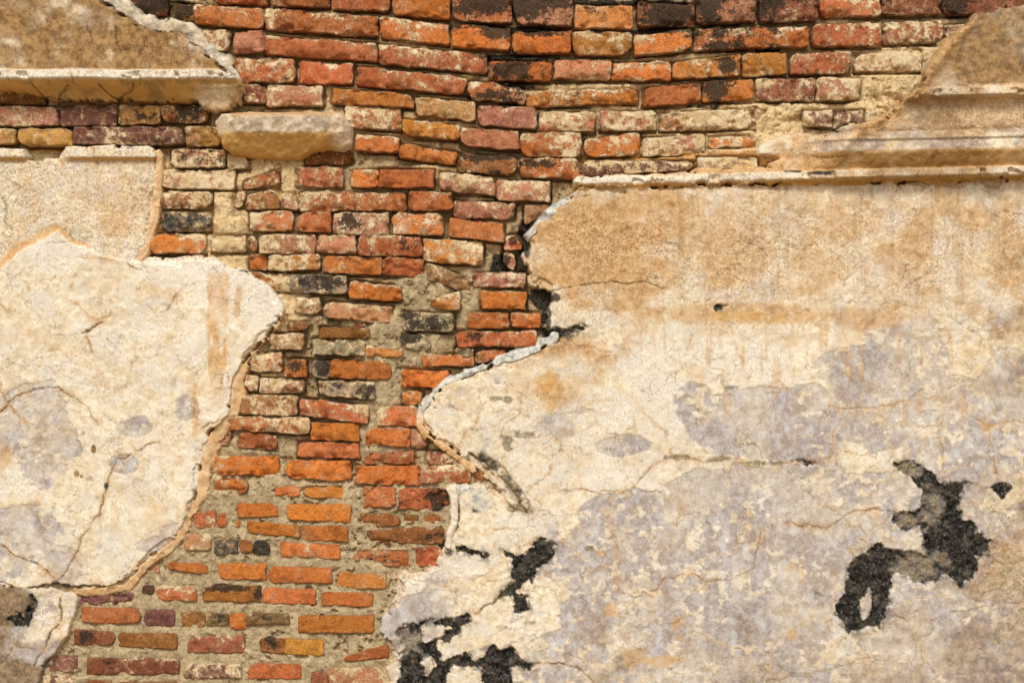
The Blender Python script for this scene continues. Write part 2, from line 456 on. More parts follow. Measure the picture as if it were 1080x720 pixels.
# cracks: (points, half width, darkness)
CRACKS = [
 ([(583,307),(592,306),(600,302),(630,298),(660,299),(685,298),(700,303)], 0.9, 0.9),
 ([(690,490),(705,483),(720,481),(735,484),(745,488),(760,482),(775,484),(790,488),(815,490),(840,488),(860,487),(875,483)], 1.2, 0.08),
 ([(612,517),(650,517),(660,520),(668,514),(676,505),(690,490)], 0.8, 0.6),
 ([(655,627),(690,622),(700,610),(720,605),(732,603),(745,612),(770,610),(795,600),(797,585),(803,560)], 0.8, 0.55),
 ([(562,697),(580,698),(600,700),(612,705),(625,717)], 0.9, 0.85),
 ([(640,537),(646,560),(652,580),(650,600),(655,627)], 0.5, 0.15),
 ([(672,425),(685,440),(700,455),(706,470),(712,482)], 0.8, 0.08),
 ([(850,410),(840,418),(835,411),(800,405)], 0.7, 0.05),
 ([(875,425),(886,432),(900,428),(925,430),(950,424),(985,420),(1005,430),(1030,442),(1040,450),(1060,446),(1085,442)], 0.9, 0.3),
 ([(925,430),(932,450),(940,470),(945,488)], 0.9, 0.12),
 ([(886,432),(880,455),(875,483)], 0.8, 0.05),
 ([(827,551),(850,554),(869,557),(885,550),(900,539),(943,537)], 0.8, 0.6),
 ([(988,440),(992,470),(994,500)], 0.6, 0.4),
 ([(1040,450),(1046,475),(1052,505)], 0.6, 0.4),
 ([(960,240),(985,255),(1000,270)], 0.6, 0.3),
 ([(955,303),(985,285),(1000,272),(1012,265)], 0.8, 0.6),
 ([(1035,230),(1060,223),(1085,230)], 0.6, 0.5),
 ([(940,308),(960,312),(975,305)], 0.6, 0.3),
 ([(536,545),(550,528),(562,512),(580,500),(582,490)], 0.7, 0.5),
 ([(520,560),(535,556),(545,560)], 0.6, 0.4),
 ([(505,646),(515,636),(527,627)], 1.3, 0.9),
 ([(498,610),(515,604),(523,596)], 0.9, 0.25),
 ([(510,481),(525,488),(540,505),(552,520),(562,541)], 1.0, 0.6),
 ([(500,392),(506,415),(508,430),(500,450),(488,462)], 0.8, 0.25),
 ([(770,345),(778,362),(783,380)], 0.8, 0.1),
 ([(495,478),(508,485),(522,496),(534,508),(546,524),(556,538)], 1.5, .7),
 ([(520,516),(530,522),(540,534),(556,541)], 1.2, .6),
 # left
 ([(-10,438),(0,435),(17,417),(36,411),(53,409),(64,407),(83,421),(95,432),(103,446)], 0.9, 0.8),
 ([(-10,390),(0,405),(11,427),(25,443),(40,452)], 0.7, 0.6),
 ([(167,465),(150,472),(139,481),(125,483),(122,493),(114,510),(110,527),(108,542),(89,563),(83,576),(75,595),(65,606),(60,614)], 0.9, 0.75),
 ([(-10,565),(0,573),(17,585),(39,592),(50,600),(60,612)], 1.0, 0.85),
 ([(88,352),(98,346),(110,338)], 1.0, 0.9),
 ([(92,356),(98,365),(99,375)], 0.7, 0.7),
 ([(75,318),(92,330),(105,337),(118,330)], 0.7, 0.35),
 ([(143,317),(157,324),(167,330),(182,322),(186,310)], 0.7, 0.5),
 ([(137,278),(143,283),(150,284)], 1.0, 0.8),
 ([(85,272),(110,275),(137,278)], 0.6, 0.4),
 ([(-5,318),(12,330),(24,335)], 0.7, 0.4),
 ([(214,452),(222,447),(232,444)], 1.1, 0.6),
 ([(30,662),(20,672),(10,690),(0,700)], 0.8, 0.6),
 ([(62,622),(66,640),(64,655),(55,668),(45,690),(36,700)], 1.4, 0.9),
 ([(0,668),(14,672),(22,680),(40,684)], 0.8, 0.5),
 # the black seam along the bottom of the left sheet
 ([(30,620),(45,616),(60,618),(75,620),(92,618),(112,618),(130,614),(140,606)], 1.5, 1.0),
 ([(183,566),(176,574),(168,580),(156,588),(148,596),(140,606)], 1.0, 0.7),
 ([(206,521),(200,530),(194,545)], 0.9, 0.6),
]
DARKSPOTS = [(585,314,7,5,.9),(578,334,4,14,.9),(574,322,5,5,.8),(556,262,4,12,.9),(556,246,3,8,.7),(590,352,14,5,.8),(600,349,12,4,.7),(483,540,3,22,.7),(474,582,6,6,.6),(412,640,4,12,.4),(60,615,5,4),(68,618,7,4),(113,512,3,4),(450,655,14,8,.6),(434,676,12,14,.35),(497,497,6,4,.8),(486,518,5,3,.4),(499,535,3,6,.4),(503,538,6,3,.6),(482,548,2.5,14,.7)]

def tilt(x, y):
    """the cornice line drops slightly to the left"""
    return y - 9.0 * (1085 - x) / 470.0

PROF_R = np.array([(-220,34),(88,34),(94,34),(95,40),(102.5,41),(104,37),(107,30),(111,26),(131,24),(135.5,25),(139,38),(140,40.5),(147,41),(148,38.5),(158,39),
                   (161,38),(170,31),(176,25),(177,29),(184.5,29.5),(186,27),(189.5,15),(192,12),(260,12)], np.float32)
def prof(yy, P):
    return np.interp(yy, P[:, 0], P[:, 1]).astype(np.float32)

# ------------------------------------------------------------------ bricks: x0 x1 | y top left, top right, bottom left, bottom right | clay | lime soot top | (stand-out)
BR = """
136 176 -12 -10 10 17 D .3 .3 .2 2
178 204 2 4 20 22 B .3 .5 .2 0
225 283 -20 -20 3 4 R .2 .1 .2
287 347 -18 -17 6 8 R .3 .1 .7
349 412 -15 -12 10 12 R .25 .1 .3
414 475 -10 -7 16 21 O .15 .05 .3
478 540 -8 -4 22 25 R .3 .5 .2
542 604 -3 -1 26 27 P .2 .42 .3
606 668 5 6 30 31 R .25 .15 .4
672 733 2 4 28 27 D .2 .3 .3
735 798 -3 -3 25 23 P .3 .42 .2
801 863 -4 -4 22 22 D .35 .42 .3
864 929 -6 -6 18 17 R .62 .1 .8
931 993 -7 -7 16 15 D .42 .2 .4
995 1060 -8 -9 16 15 D .4 .36 .4
1062 1126 -10 -11 13 11 D .35 .3 .4
204 278 4 9 25 31 R .42 .1 .6
279 399 8 17 31 39 R .33 .05 .6
401 474 18 25 40 48 O .35 .15 .9
477 538 25 29 50 53 O .22 .45 .2
540 602 34 33 56 57 O .2 .4 .1
604 666 33 34 58 58 O .3 .1 .9
668 730 37 30 59 53 O .3 .35 .6
732 854 32 27 53 49 O .3 .42 .8
857 930 25 24 50 48 R .45 .1 .5
932 995 23 21 47 45 D .55 .15 .7
998 1042 26 24 44 42 D .75 .1 .5 4
212 243 31 31 54 55 D .6 .2 .4
246 279 34 33 56 55 P .3 .25 .4
279 398 37 45 57 65 R .22 .12 .6
399 514 46 57 67 78 R .32 .15 .85
517 582 64 66 84 86 O .2 .55 .2
584 645 63 62 84 85 P .32 .1 .4
645.5 708 65 65 85 85 O .35 .05 .95
709 782 66 57 84 80 A .2 .35 .5
783 830 56 54 81 78 A .18 .1 .3
834 898 56 54 78 78 R .48 .1 .5
902 972 56 52 76 76 R .66 .1 .6 5
248 311 61 62 86 86 R .66 .1 .4
316 372 65 67 88 89 R .3 .05 .95
375 492 70 81 90 100 R .22 .1 .5
494 553 84 93 104 110 R .3 .42 .7
555 674 95 94 113 109 A .3 .2 1
678 740 93 88 114 108 R .15 .22 .2
741 795 87 83 108 105 O .15 .5 .2
797 860 83 83 106 107 D .5 .05 .5
860 908 82 82 107 105 P .6 .05 .4 8
257 282 88 89 108 108 D .62 .1 .4 4
282 341 90 91 112 111 P .55 .05 .5
350 437 92 99 109 115 A .2 .05 .3
439 502 102 107 121 128 P .32 .1 .3
504 566 111 114 132 136 P .25 .1 .3
568 628 118 118 140 139 R .6 .05 .6
633 693 117 117 138 137 P .8 .1 .6
696 797 119 114 138 136 R .7 .05 .6
847 877 117 117 134 134 V .62 .05 .3 11
879 911 117 117 135 135 V .5 .05 .4 10
364 423 111 114 134 138 R .68 .05 .6
424 486 125 132 143 148 O .22 .05 .5
486 548 134 137 154 159 P .3 .1 .5
549 613 140 140 164 166 O .5 .05 .6
616 675 147 139 166 163 O .3 .1 .9
677 745 145 140 166 160 P .72 .1 .4 3
748 798 144 142 156 155 O .4 .05 .4 6
375 421 141 145 159 161 O .3 .05 .8
421 482 150 160 166 175 O .2 .1 .3
483 545 161 165 182 185 B .25 .5 .3
548 611 167 167 188 188 O .35 .32 .5
614 732 169 170 187 179 V .38 .15 .4 8
735 800 166 166 180 178 G .72 .15 .4 7
321 372 158 157 174 173 B .35 .1 .1 0
-14 46 91 91 109 110 B .35 .15 .2 2
-20 62 112 112 133 133 P .62 .2 .3 8
64 123 112 112 133 133 V .38 .25 .3 8
125 169 112 111 131 131 Y .55 .35 .2 8
170 218 111 111 130 130 B .55 .45 .2 8
-40 17 136 136 151 152 Y .5 .2 .2 10
19 77 136 136 154 154 Y .5 .1 .1 10
78 194 134 134 153 153 V .52 .15 .1 10
196 233 134 134 155 155 Y .6 .15 .1 10
180 238 158 158 177 177 D .68 .25 .3 8
240 262 160 162 178 178 P .85 .1 .3 5
169 248 179 179 199 200 P .9 .05 .3 6
256 294 192 178 199 196 R .35 .05 .1 5
312 362 176 176 197 198 R .55 .05 .3
370 399 179 179 197 196 O .42 .05 .4
398.5 458 178 179 198 198 R .18 .02 .2
168 223 202 202 220 220 R .62 .05 .3
247 258 200 202 219 219 P .5 .0 .3 4
259 295 204 201 221 221 B .3 .1 .3 5
296 314 203 203 221 221 P .72 .05 .3 5
315 428 202 203 223 222 R .6 .02 .4
430 477 202 203 223 222 R .35 .02 .4
463 523 181 187 201 207 P .5 .02 .6
524 580 190 191 211 213 P .62 .02 .4
479 543 211 214 229 232 P .45 .02 .6
553 580 216 214 238 222 P .6 .05 .5 3
171 223 223 224 244 244 S .35 .4 .5
263 309 223 223 244 244 R .62 .02 .4
313 349 223 223 245 245 R .5 .02 .3
351 411 224 224 247 247 P .8 .32 .4
414 468 224 225 247 248 O .82 .02 .4
473 532 229 236 250 256 R .15 .02 .2
532 551 249 245 264 262 R .35 .15 .2 3
158 217 246 246 268 267 O .3 .1 .7
222 260 248 248 266 266 P .86 .05 .3 5
261 272 248 248 266 266 B .2 .1 .2
273 333 247 247 268 268 P .58 .02 .4
334 376 247 247 267 268 P .6 .28 .5
378 445 247 249 269 271 R .52 .25 .5
446 510 251 255 275 281 O .8 .02 .4
530 543 265 268 283 284 P .6 .2 .3 3
192 216 269 269 276 275 R .5 .05 .3 5
262 282 268 268 284 284 O .3 .05 .3
283 338 268 268 286 285 O .76 .02 .3
340 403 270 271 288 290 O .35 .05 .3
403.5 448 271 272 290 293 R .28 .05 .3
264 306 287 288 308 308 O .6 .02 .5 4
306 366 289 291 309 310 G .6 .3 .3
367 424 295 302 315 318 O .28 .1 .9
449 499 276 295 294 312 P .72 .15 .4
498 555 287 287 303 304 P .6 .1 .4
312 338 313 313 331 331 P .8 .05 .3 4
341 414 318 323 336 341 P .58 .05 .5
455 486 313 307 325 328 O .7 .05 .6
507 555 306 307 326 326 O .35 .05 .5
424 479 329 330 348 351 G .6 .3 .2
372 388 340 340 350 350 D .3 .4 .2 2
493 537 329 329 347 347 O .32 .05 .3
539 570 328 330 345 346 O .35 .05 .5
482 566 349 348 366 365 R .35 .22 .6
501 533 370 369 383 380 R .35 .05 .5
480 500 367 367 376 376 G .6 .3 .3 4
300 327 340 339 350 349 B .25 .1 .2 4
337 391 345 346 357 357 B .2 .35 .2
283 320 352 351 369 369 P .82 .1 .3 4
329 385 357 358 374 375 G .8 .15 .3
385 425 363 366 376 377 O .5 .02 .6
417 453 350 354 366 371 G .7 .35 .2 9
262 298 374 370 392 391 O .5 .1 .4
300 324 378 379 398 398 O .35 .45 .3
328 348 379 380 398 399 G .35 .5 .3
348 414 379 381 399 401 O .3 .05 .3
446 500 373 374 387 386 O .3 .05 .6 5
424 473 389 391 408 409 O .18 .02 .2 5
257 272 395 396 413 413 P .85 .1 .2 4
273 320 399 400 415 415 P .82 .2 .3
336 396 401 402 418 421 G .65 .38 .2
254 314 416 417 437 438 B .74 .2 .3
315 389 420 427 438 447 R .42 .02 .3
424 446 412 412 427 427 O .5 .02 .5 5
242 326 438 440 454 458 O .72 .02 .3
328 380 445 446 464 465 O .1 .05 .1
396 441 429 428 449 449 R .46 .02 .5 5
228 243 452 451 471 470 P .55 .02 .4 3
250 292 455 459 473 475 R .45 .02 .4 5
314 380 466 468 482 484 R .15 .02 .2
385 433 452 451 470 471 O .15 .02 .1 6
434 450 452 453 473 474 P .6 .02 .3 5
224 293 480 481 501 502 O .3 .02 .4 6
302 370 484 486 505 507 O .15 .02 .1 6
385 437 478 474 489 489 R .3 .02 .3 6
450 483 476 477 490 490 D .45 .1 .4 5
223 261 500 507 519 521 O .48 .05 .4 6
290 318 514 512 524 524 O .35 .02 .3 4
319 364 509 509 525 526 O .2 .02 .2 5
375 443 491 491 511 512 O .18 .02 .2 6
444 496 490 489 510 509 R .5 .02 .5 6
498 525 495 494 510 509 B .25 .15 .2 5
383 418 514 513 535 534 R .25 .05 .4 6
420 474 514 515 538 536 R .18 .32 .3 6
250 294 530 532 545 545 O .15 .02 .1 4.5
303 370 531 532 549 551 O .18 .02 .2 4.5
204 227 539 538 557 556 R .52 .02 .4 4.5
228 238 539 540 556 556 R .25 .02 .2 4.5
248 257 549 548 556 556 O .1 .02 .1 4
261 316 549 554 562 567 O .14 .02 .1 4.5
318 367 554 555 570 572 O .12 .02 .1 4.5
380 422 541 541 555 555 B .15 .1 .3 5.5
423 444 540 540 553 553 B .15 .1 .3 6
445 467 540 540 553 552 B .2 .2 .3 6
387 468 556 556 573 574 B .2 .28 .2 6
195 223 562 561 581 580 P .55 .02 .3 4.5
227 251 570 569 585 584 S .35 .5 .2 4.5
252 266 569 569 585 584 B .1 .1 .2 4.5
267 284 569 569 584 584 S .1 .6 .2 4.5
295 359 571 574 587 590 O .4 .02 .1 4.5
374 433 577 577 590 601 R .35 .2 .5 6
436 465 577 576 598 597 R .3 .1 .3 6
177 220 592 594 600 606 O .12 .02 .1 4.5
230 281 593 594 611 612 O .22 .02 .5 4.5
283 350 597 598 615 615 O .14 .02 .1 4.5
355 407 603 605 620 621 A .3 .02 .1 4.5
154 168 594 593 604 605 P .55 .05 .3 4
149 162 616 616 626 627 K .3 .5 .2 4
164 208 617 618 633 634 R .52 .02 .6 4.5
214 275 617 617 634 635 B .16 .42 .2 4.5
277 333 619 622 636 638 R .15 .12 .1 4.5
339 393 624 625 639 640 O .12 .02 .1 4.5
83 141 626 625 639 638 V .3 .2 .1 4
86 148 640 641 657 658 R .15 .05 .3 4.5
152 184 643 643 660 660 V .1 .3 .2 4.5
190 216 645 644 661 662 B .3 .05 .2 4.5
217 241 647 647 660 660 T .3 .3 .2 4.5
241 260 645 645 664 664 O .2 .02 .1 4.5
260 305 646 646 659 658 T .2 .35 .2 4.5
315 395 649 648 667 668 A .12 .05 .1 4.5
78 121 664 666 680 681 D .12 .4 .2 4.5
125 187 667 667 683 684 B .12 .12 .2 4.5
198 257 671 670 688 689 D .3 .05 .2 4.5
274 300 672 673 689 690 B .12 .45 .1 4.5
300 341 673 674 690 692 A .12 .1 .1 4.5
363 410 692 678 698 695 R .2 .05 .2 4.5
52 84 688 689 708 709 V .3 .1 .2 4
91 189 693 694 712 711 D .25 .15 .5 4.5
194 254 700 699 716 715 V .68 .02 .3 4.5
261 318 699 700 716 717 R .14 .12 .1 4.5
328 346 708 706 722 722 D .2 .02 .2 4.5
347 405 703 703 724 722 P .45 .05 .4 4.5
44 76 710 711 726 727 V .7 .1 .2 4
90 118 717 717 734 734 D .2 .1 .2 4.5
122 186 719 719 736 736 D .2 .2 .2 4.5
192 250 722 722 738 738 R .3 .1 .2 4.5
258 322 723 723 740 740 B .2 .2 .2 4.5
328 398 728 728 746 745 R .3 .1 .2 4.5
"""
CLAY = {'O': (208, 122, 58), 'A': (206, 132, 60), 'R': (194, 110, 66), 'D': (148, 88, 62), 'P': (198, 132, 100), 'B': (154, 100, 54), 'V': (126, 84, 74),
        'K': (84, 62, 52), 'S': (70, 70, 68), 'G': (170, 154, 130), 'Y': (190, 138, 74), 'T': (138, 110, 72)}
bricks = []
for ln_ in BR.strip().splitlines():
    f = ln_.split()
    x0, x1, a, b_, c, d = map(float, f[:6])
    bricks.append(dict(q=[(x0, a), (x1, b_), (x1, d), (x0, c)], cls=f[6], lime=float(f[7]), soot=float(f[8]), top=float(f[9]),
                       d=float(f[10]) if len(f) > 10 else 7.0))

SOOT_AND_VIGNETTE = [(640, -6, 420, 9, .55), (330, -8, 130, 9, .5), (960, -8, 140, 12, .6), (600, 12, 110, 20, .42), (760, 20, 60, 30, .4), (506, 6, 34, 11), (556, 8, 22, 13), (590, 4, 16, 6), (702, 14, 36, 18), (748, 8, 16, 20), (812, 6, 15, 16), (1006, 2, 16, 14), (945, -2, 20, 6, .6), (640, 2, 40, 5, .9), (505, 27, 36, 4, .9), (560, 30, 40, 5, .9),  # broad leading strips paint a vignette along the top; the rest is soot
        (522, 33, 20, 7), (572, 36, 24, 4, .8), (700, 31, 34, 4, .9), (765, 48, 30, 5), (760, 36, 10, 7, .8), (812, 50, 14, 5, .8), (545, 60, 46, 5), (541, 76, 27, 13), (545, 90, 24, 5, .8), (518, 100, 30, 6), (540, 106, 14, 5), (600, 104, 16, 5, .6),
        (766, 71, 16, 9, .9), (757, 95, 19, 13), (745, 112, 20, 4, .7), (512, 166, 30, 4, .85), (512, 182, 26, 3, .6), (570, 173, 20, 5, .8), (770, 126, 8, 8, .6), (552, 248, 8, 22), (527, 277, 12, 14), (572, 312, 18, 16),
        (580, 338, 10, 22, .95), (566, 296, 12, 12, .8), (552, 272, 8, 14, .9), (470, 575, 10, 8, .7), (160, 2, 30, 14, .9), (190, 10, 20, 14, .9), (575, 208, 10, 8, .9), (345, 299, 18, 9, .95), (322, 296, 8, 8, .6), (452, 342, 24, 8, .8), (430, 333, 8, 5, .7),
        (372, 233, 10, 10, .8), (428, 259, 14, 9, .75), (360, 238, 6, 8, .5), (500, 357, 16, 7, .75), (340, 389, 9, 10, .85), (312, 386, 12, 7, .7), (386, 412, 10, 8, .8), (350, 408, 12, 5, .6), (432, 356, 12, 6, .8), (460, 527, 16, 11, .9), (450, 566, 26, 5, .6),
        (400, 590, 26, 5, .6), (240, 620, 26, 5, .8), (268, 627, 10, 6, .6), (285, 680, 10, 10, .8), (90, 672, 12, 8, .8), (115, 702, 20, 6, .5), (250, 652, 30, 4, .5), (540, 255, 8, 12, .8), (150, 122, 14, 8, .6), (200, 120, 18, 10, .85), (205, 166, 20, 8, .6), (230, 168, 10, 7, .6)]
CREAM = [(215, 215, 60, 60), (235, 255, 40, 30), (300, 195, 60, 26, .9), (255, 165, 60, 16, .8), (340, 270, 60, 40, .5), (290, 320, 40, 30, .8), (275, 400, 30, 40, .6), (400, 128, 120, 30, .55),
         (790, 130, 130, 38), (900, 120, 90, 40), (960, 75, 80, 50), (700, 165, 120, 22), (830, 155, 160, 26), (515, 240, 26, 26, .8), (640, 105, 90, 30, .6), (570, 125, 70, 30, .5), (480, 180, 60, 16, .6), (330, 440, 90, 20, .4), (440, 60, 200, 60, .42), (750, 90, 100, 40, .6)]
def lime_field(X, Y):
    return np.clip(.30 + .5 * blobs(X, Y, CREAM) * (1 - sstep(460, 540, Y)) + (fbm(X, Y, 34, 4, 5) - .5) * 1.5, 0, 1)
def soot_field(X, Y):
    return sstep(0.36, 0.60, blobs(X, Y, SOOT_AND_VIGNETTE) + (fbm(X, Y, 11, 5, 7) - .5) * 1.0)

def brick_mesh(bk, i, step=1.5, low=False):
    r = np.random.default_rng(1000 + i)
    (ax, ay), (bx, by), (cx, cy), (dx, dy) = bk['q']
    w = ((bx - ax) + (cx - dx)) / 2; h = ((dy - ay) + (cy - by)) / 2
    def ax_(L):
        n = max(3, int(round((L - 3.0) / step)))
        mid = np.linspace(1.5, L - 1.5, n)
        return np.concatenate([[0, 0, 0.6], mid, [L - 0.6, L, L]])
    pu = ax_(w); pv = ax_(h)
    U, V = np.meshgrid(pu, pv)
    u = U / w; v = V / h
    ox, oy = r.random(2) * 500
    jag = (0.7 if bk['d'] == 5.6 else 1.0) + 0.4 * r.random()
    tx = (fbm(U + ox, V * 0 + oy, 13, 3, 1) - .5) * 3.2 * jag
    bx_ = (fbm(U + ox, V * 0 + oy + 90, 13, 3, 2) - .5) * 3.2 * jag
    lx = (fbm(V + ox, U * 0 + oy + 50, 9, 3, 3) - .5) * 3.4 * jag
    rx = (fbm(V + ox, U * 0 + oy + 150, 9, 3, 4) - .5) * 3.4 * jag
    X = (ax * (1 - u) + bx * u) * (1 - v) + (dx * (1 - u) + cx * u) * v
    Y = (ay * (1 - u) + by * u) * (1 - v) + (dy * (1 - u) + cy * u) * v
    X = X + lx * (1 - u) ** 2 + rx * u ** 2
    Y = Y + tx * (1 - v) ** 2 + bx_ * v ** 2
    # rounded, worn corners, each its own size
    rad = 1.2 + 2.0 * r.random(4) + 7.0 * (r.random(4) > .72) * r.random(4)
    for k, (uu, vv) in enumerate(((U, V), (w - U, V), (w - U, h - V), (U, h - V))):
        R_ = rad[k]
        cu = np.clip(1 - uu / R_, 0, 1); cv = np.clip(1 - vv / R_, 0, 1)
        pull = cu * cv
        sx = 1 if k in (0, 3) else -1
        sy = 1 if k in (0, 1) else -1
        X = X + sx * pull * R_ * 0.33; Y = Y + sy * pull * R_ * 0.33
    X = X + (fbm(X + ox, Y + oy, 5, 2, 9) - .5) * .8; Y = Y + (fbm(X + oy, Y + ox, 5, 2, 10) - .5) * .8
    e = np.minimum(np.minimum(U, w - U), np.minimum(V, h - V))
    rr = 1.3
    t = np.clip(e / rr, 0, 1)
    D = bk['d'] - rr * (1 - np.sqrt(np.clip(1 - (1 - t) ** 2, 0, 1)))
    D = D + (fbm(X + ox, Y + oy, 14, 4, 5) - .5) * 2.4 + (fbm(X + oy, Y + ox, 4, 3, 6) - .5) * 1.8
    D = D + (u - .5) * r.normal(0, 0.9) + (v - .5) * r.normal(0, 1.0) + r.normal(0, 0.5)
    chip = sstep(0.53, 0.62, fbm(X + 3 * ox, Y + 7 * oy, 11, 4, 7)) * np.exp(-(e / 4.5) ** 2)
    if r.random() < .35 and bk['d'] != 5.6: D = D - 2.6 * sstep(.52, .57, fbm(X + 5 * ox, Y + 2 * oy, 26, 4, 3))
    D = D - chip * (1.2 if bk['d'] == 5.6 else 5.0)
    ring = np.zeros(U.shape, bool)
    ring[0, :] = ring[-1, :] = True; ring[:, 0] = ring[:, -1] = True
    D = np.where(ring, -13.5, D)
    R, Cn = U.shape
    idx = np.arange(R * Cn).reshape(R, Cn)
    quads = np.stack([idx[:-1, :-1], idx[1:, :-1], idx[1:, 1:], idx[:-1, 1:]], -1).reshape(-1, 4)
    top = 1 - v
    rim = np.exp(-(e / 1.6) ** 2)
    att = np.stack([top, rim, np.clip(blobs(X, Y, SOOT_AND_VIGNETTE) * .85 + (fbm(X, Y, 12, 5, 7) - .5) * .9, 0, 1), lime_field(X, Y)], -1).reshape(-1, 4)
    ccx, ccy = (ax + bx + cx + dx) / 4, (ay + by + cy + dy) / 4
    co = world_pts(X.ravel(), Y.ravel(), D.ravel())
    org = world_pts(np.array([ccx]), np.array([ccy]), np.array([0.0]))[0]
    return co, quads, att, org

for i, bk in enumerate(bricks):
    if bk['d'] == 4.5: bk['d'] = 5.6
    if bk['d'] == 5.6 or bk['q'][0][1] > 475:
        (ax, ay), (bx, by), (cx, cy), (dx, dy) = bk['q']
        bk['q'] = [(ax - .4, ay), (bx + .4, by), (cx + .4, cy), (dx - .4, dy)]
    co, quads, att, org = brick_mesh(bk, i)
    me = mesh_from('brick', co - org, quads, {'shape': att})
    ob = link_mesh('brick', me, M_BRICK, wall)
    ob.location = Vector(org)
    j = np.random.default_rng(i + 5).normal(0, 1, 3)
    c = CLAY[bk['cls']]
    k = 1 + 0.07 * j[0]
    rgb = lin(min(255, c[0] * k), min(255, c[1] * k * (1 + 0.06 * abs(j[1]) - 0.02)), min(255, c[2] * k * (1 + 0.04 * j[2])))
    ob.color = (*rgb, bk['lime'])
    ob['soot'] = bk['soot'] if bk['cls'] in 'SK' and bk['soot'] > .5 else min(bk['soot'], .3); ob['top'] = bk['top']

# courses that carry on above and below the picture, as one part
cos, qs, ats, n0 = [], [], [], 0
rr_ = random.Random(3)
extra = []
for row in range(7):
    yb = -26 - row * 25
    x = -400 + rr_.random() * 60
    while x < 1440:
        L = rr_.choice([60, 62, 64, 118])
        if not (x < 215 and yb > -90): extra.append(dict(q=[(x, yb - 22), (x + L - 3, yb - 22), (x + L - 3, yb), (x, yb)], d=7.0))
        x += L
for row in range(7):
    yt = 748 + row * 26
    x = 46 + rr_.random() * 40
    while x < 385:
        L = rr_.choice([58, 64, 70, 105])
        extra.append(dict(q=[(x, yt), (x + L - 6, yt), (x + L - 6, yt + 19), (x, yt + 19)], d=4.5))
        x += L
for i, bk in enumerate(extra):
    co, quads, att, org = brick_mesh(bk, 5000 + i, step=7.0)
    cos.append(co); qs.append(quads + n0); ats.append(att); n0 += len(co)
me = mesh_from('brickwork', np.concatenate(cos), np.concatenate(qs), {'shape': np.concatenate(ats)})
ob = link_mesh('brickwork', me, M_BRICK, wall)
ob.color = (*lin(178, 88, 52), 0.35); ob['soot'] = 0.3; ob['top'] = 0.4
ob['kind'] = 'stuff'

# ------------------------------------------------------------------ mortar bed
xs = axis(X0, X1, 1.0); ys = axis(Y0, core_bot, 1.0, fine=(-8, 728))
X, Y = np.meshgrid(xs, ys)
X = X + (vnoise(X * .9, Y * .9, 1) - .5) * .5
sdb = np.full(X.shape, -30.0, np.float32)          # signed distance to the nearest brick outline
below = np.zeros(X.shape, np.float32)
for bk in bricks:
    q = bk['q']
    x0 = min(p[0] for p in q) - 14; x1 = max(p[0] for p in q) + 14
    y0 = min(p[1] for p in q) - 14; y1 = max(p[1] for p in q) + 14
    i0, i1 = np.searchsorted(xs, [x0, x1]); j0, j1 = np.searchsorted(ys, [y0, y1])
    sub = (slice(j0, j1), slice(i0, i1))
    if X[sub].size == 0: continue
    s = sdpoly(X[sub], Y[sub], q)
    sdb[sub] = np.maximum(sdb[sub], s)
    yc = (q[3][1] + q[2][1]) / 2
    b = np.exp(-((Y[sub] - yc - 1.0) / 2.0) ** 2) * (X[sub] > x0 + 13) * (X[sub] < x1 - 13)
    below[sub] = np.maximum(below[sub], b)
# where the joints have been repointed flush, where limewash covers everything
warp = (fbm(X, Y, 40, 3, 2) - .5) * 50
flush = sstep(450, 520, Y + warp)
flush = np.maximum(flush, blobs(X, Y, [(400, 400, 26, 70), (445, 305, 36, 28, .9), (400, 345, 40, 22), (405, 470, 40, 40), (365, 470, 22, 26, .7), (430, 368, 40, 24), (495, 315, 14, 40, .9), (260, 480, 60, 30, .7)]))
cream = blobs(X, Y, CREAM)
cover = blobs(X, Y, [(240, 234, 22, 14, .9), (234, 212, 14, 12, .9), (210, 190, 50, 14, .9), (238, 214, 14, 26), (242, 256, 22, 14), (285, 190, 8, 26, .8), (820, 112, 34, 14, .9), (780, 158, 110, 18), (940, 130, 60, 30), (950, 85, 50, 24), (690, 150, 30, 12, .5), (1010, 60, 40, 30, .9)])
noisy = fbm(X, Y, 22, 5, 3)
rec = -5.5 + cream * 7.0
rec = rec * (1 - flush) + flush * 3.5
D = rec + (noisy - .5) * (7.5 - 4.2 * flush) + (fbm(X, Y, 5, 3, 4) - .5) * 2.2
out = np.clip(-sdb, 0, 40)
groove = np.exp(-(out / 1.7) ** 2)
gap = sstep(0.30, 0.52, fbm(X, Y, 30, 3, 5)) * (1 - 0.85 * flush) * (1 - 0.3 * cream)
D = D - groove * (0.25 + gap) * 9.0 * (1 - .92 * flush)
D = D - below * (8.0 * (1 - 0.95 * flush)) * sstep(0.35, 0.6, fbm(X, Y, 40, 2, 6))
D = D + cover * 6.0 * sstep(0.35, 0.6, noisy + (cover - .5) * .6)
D = D - 4.0 * sstep(.64, .70, fbm(X, Y, 8, 4, 2)) * sstep(.45, .6, fbm(X, Y, 50, 3, 9))
sandcrumb = sstep(.62, .74, fbm(X, Y, 6, 3, 11)) * 1.6
D = D + sandcrumb
D = np.clip(D, -13, 12)
D = np.where(sdb > 0.6, np.minimum(D, 3.4 + cover * 5), D)
D = np.where(sdb > 3.0, np.minimum(D, 0.5), D)
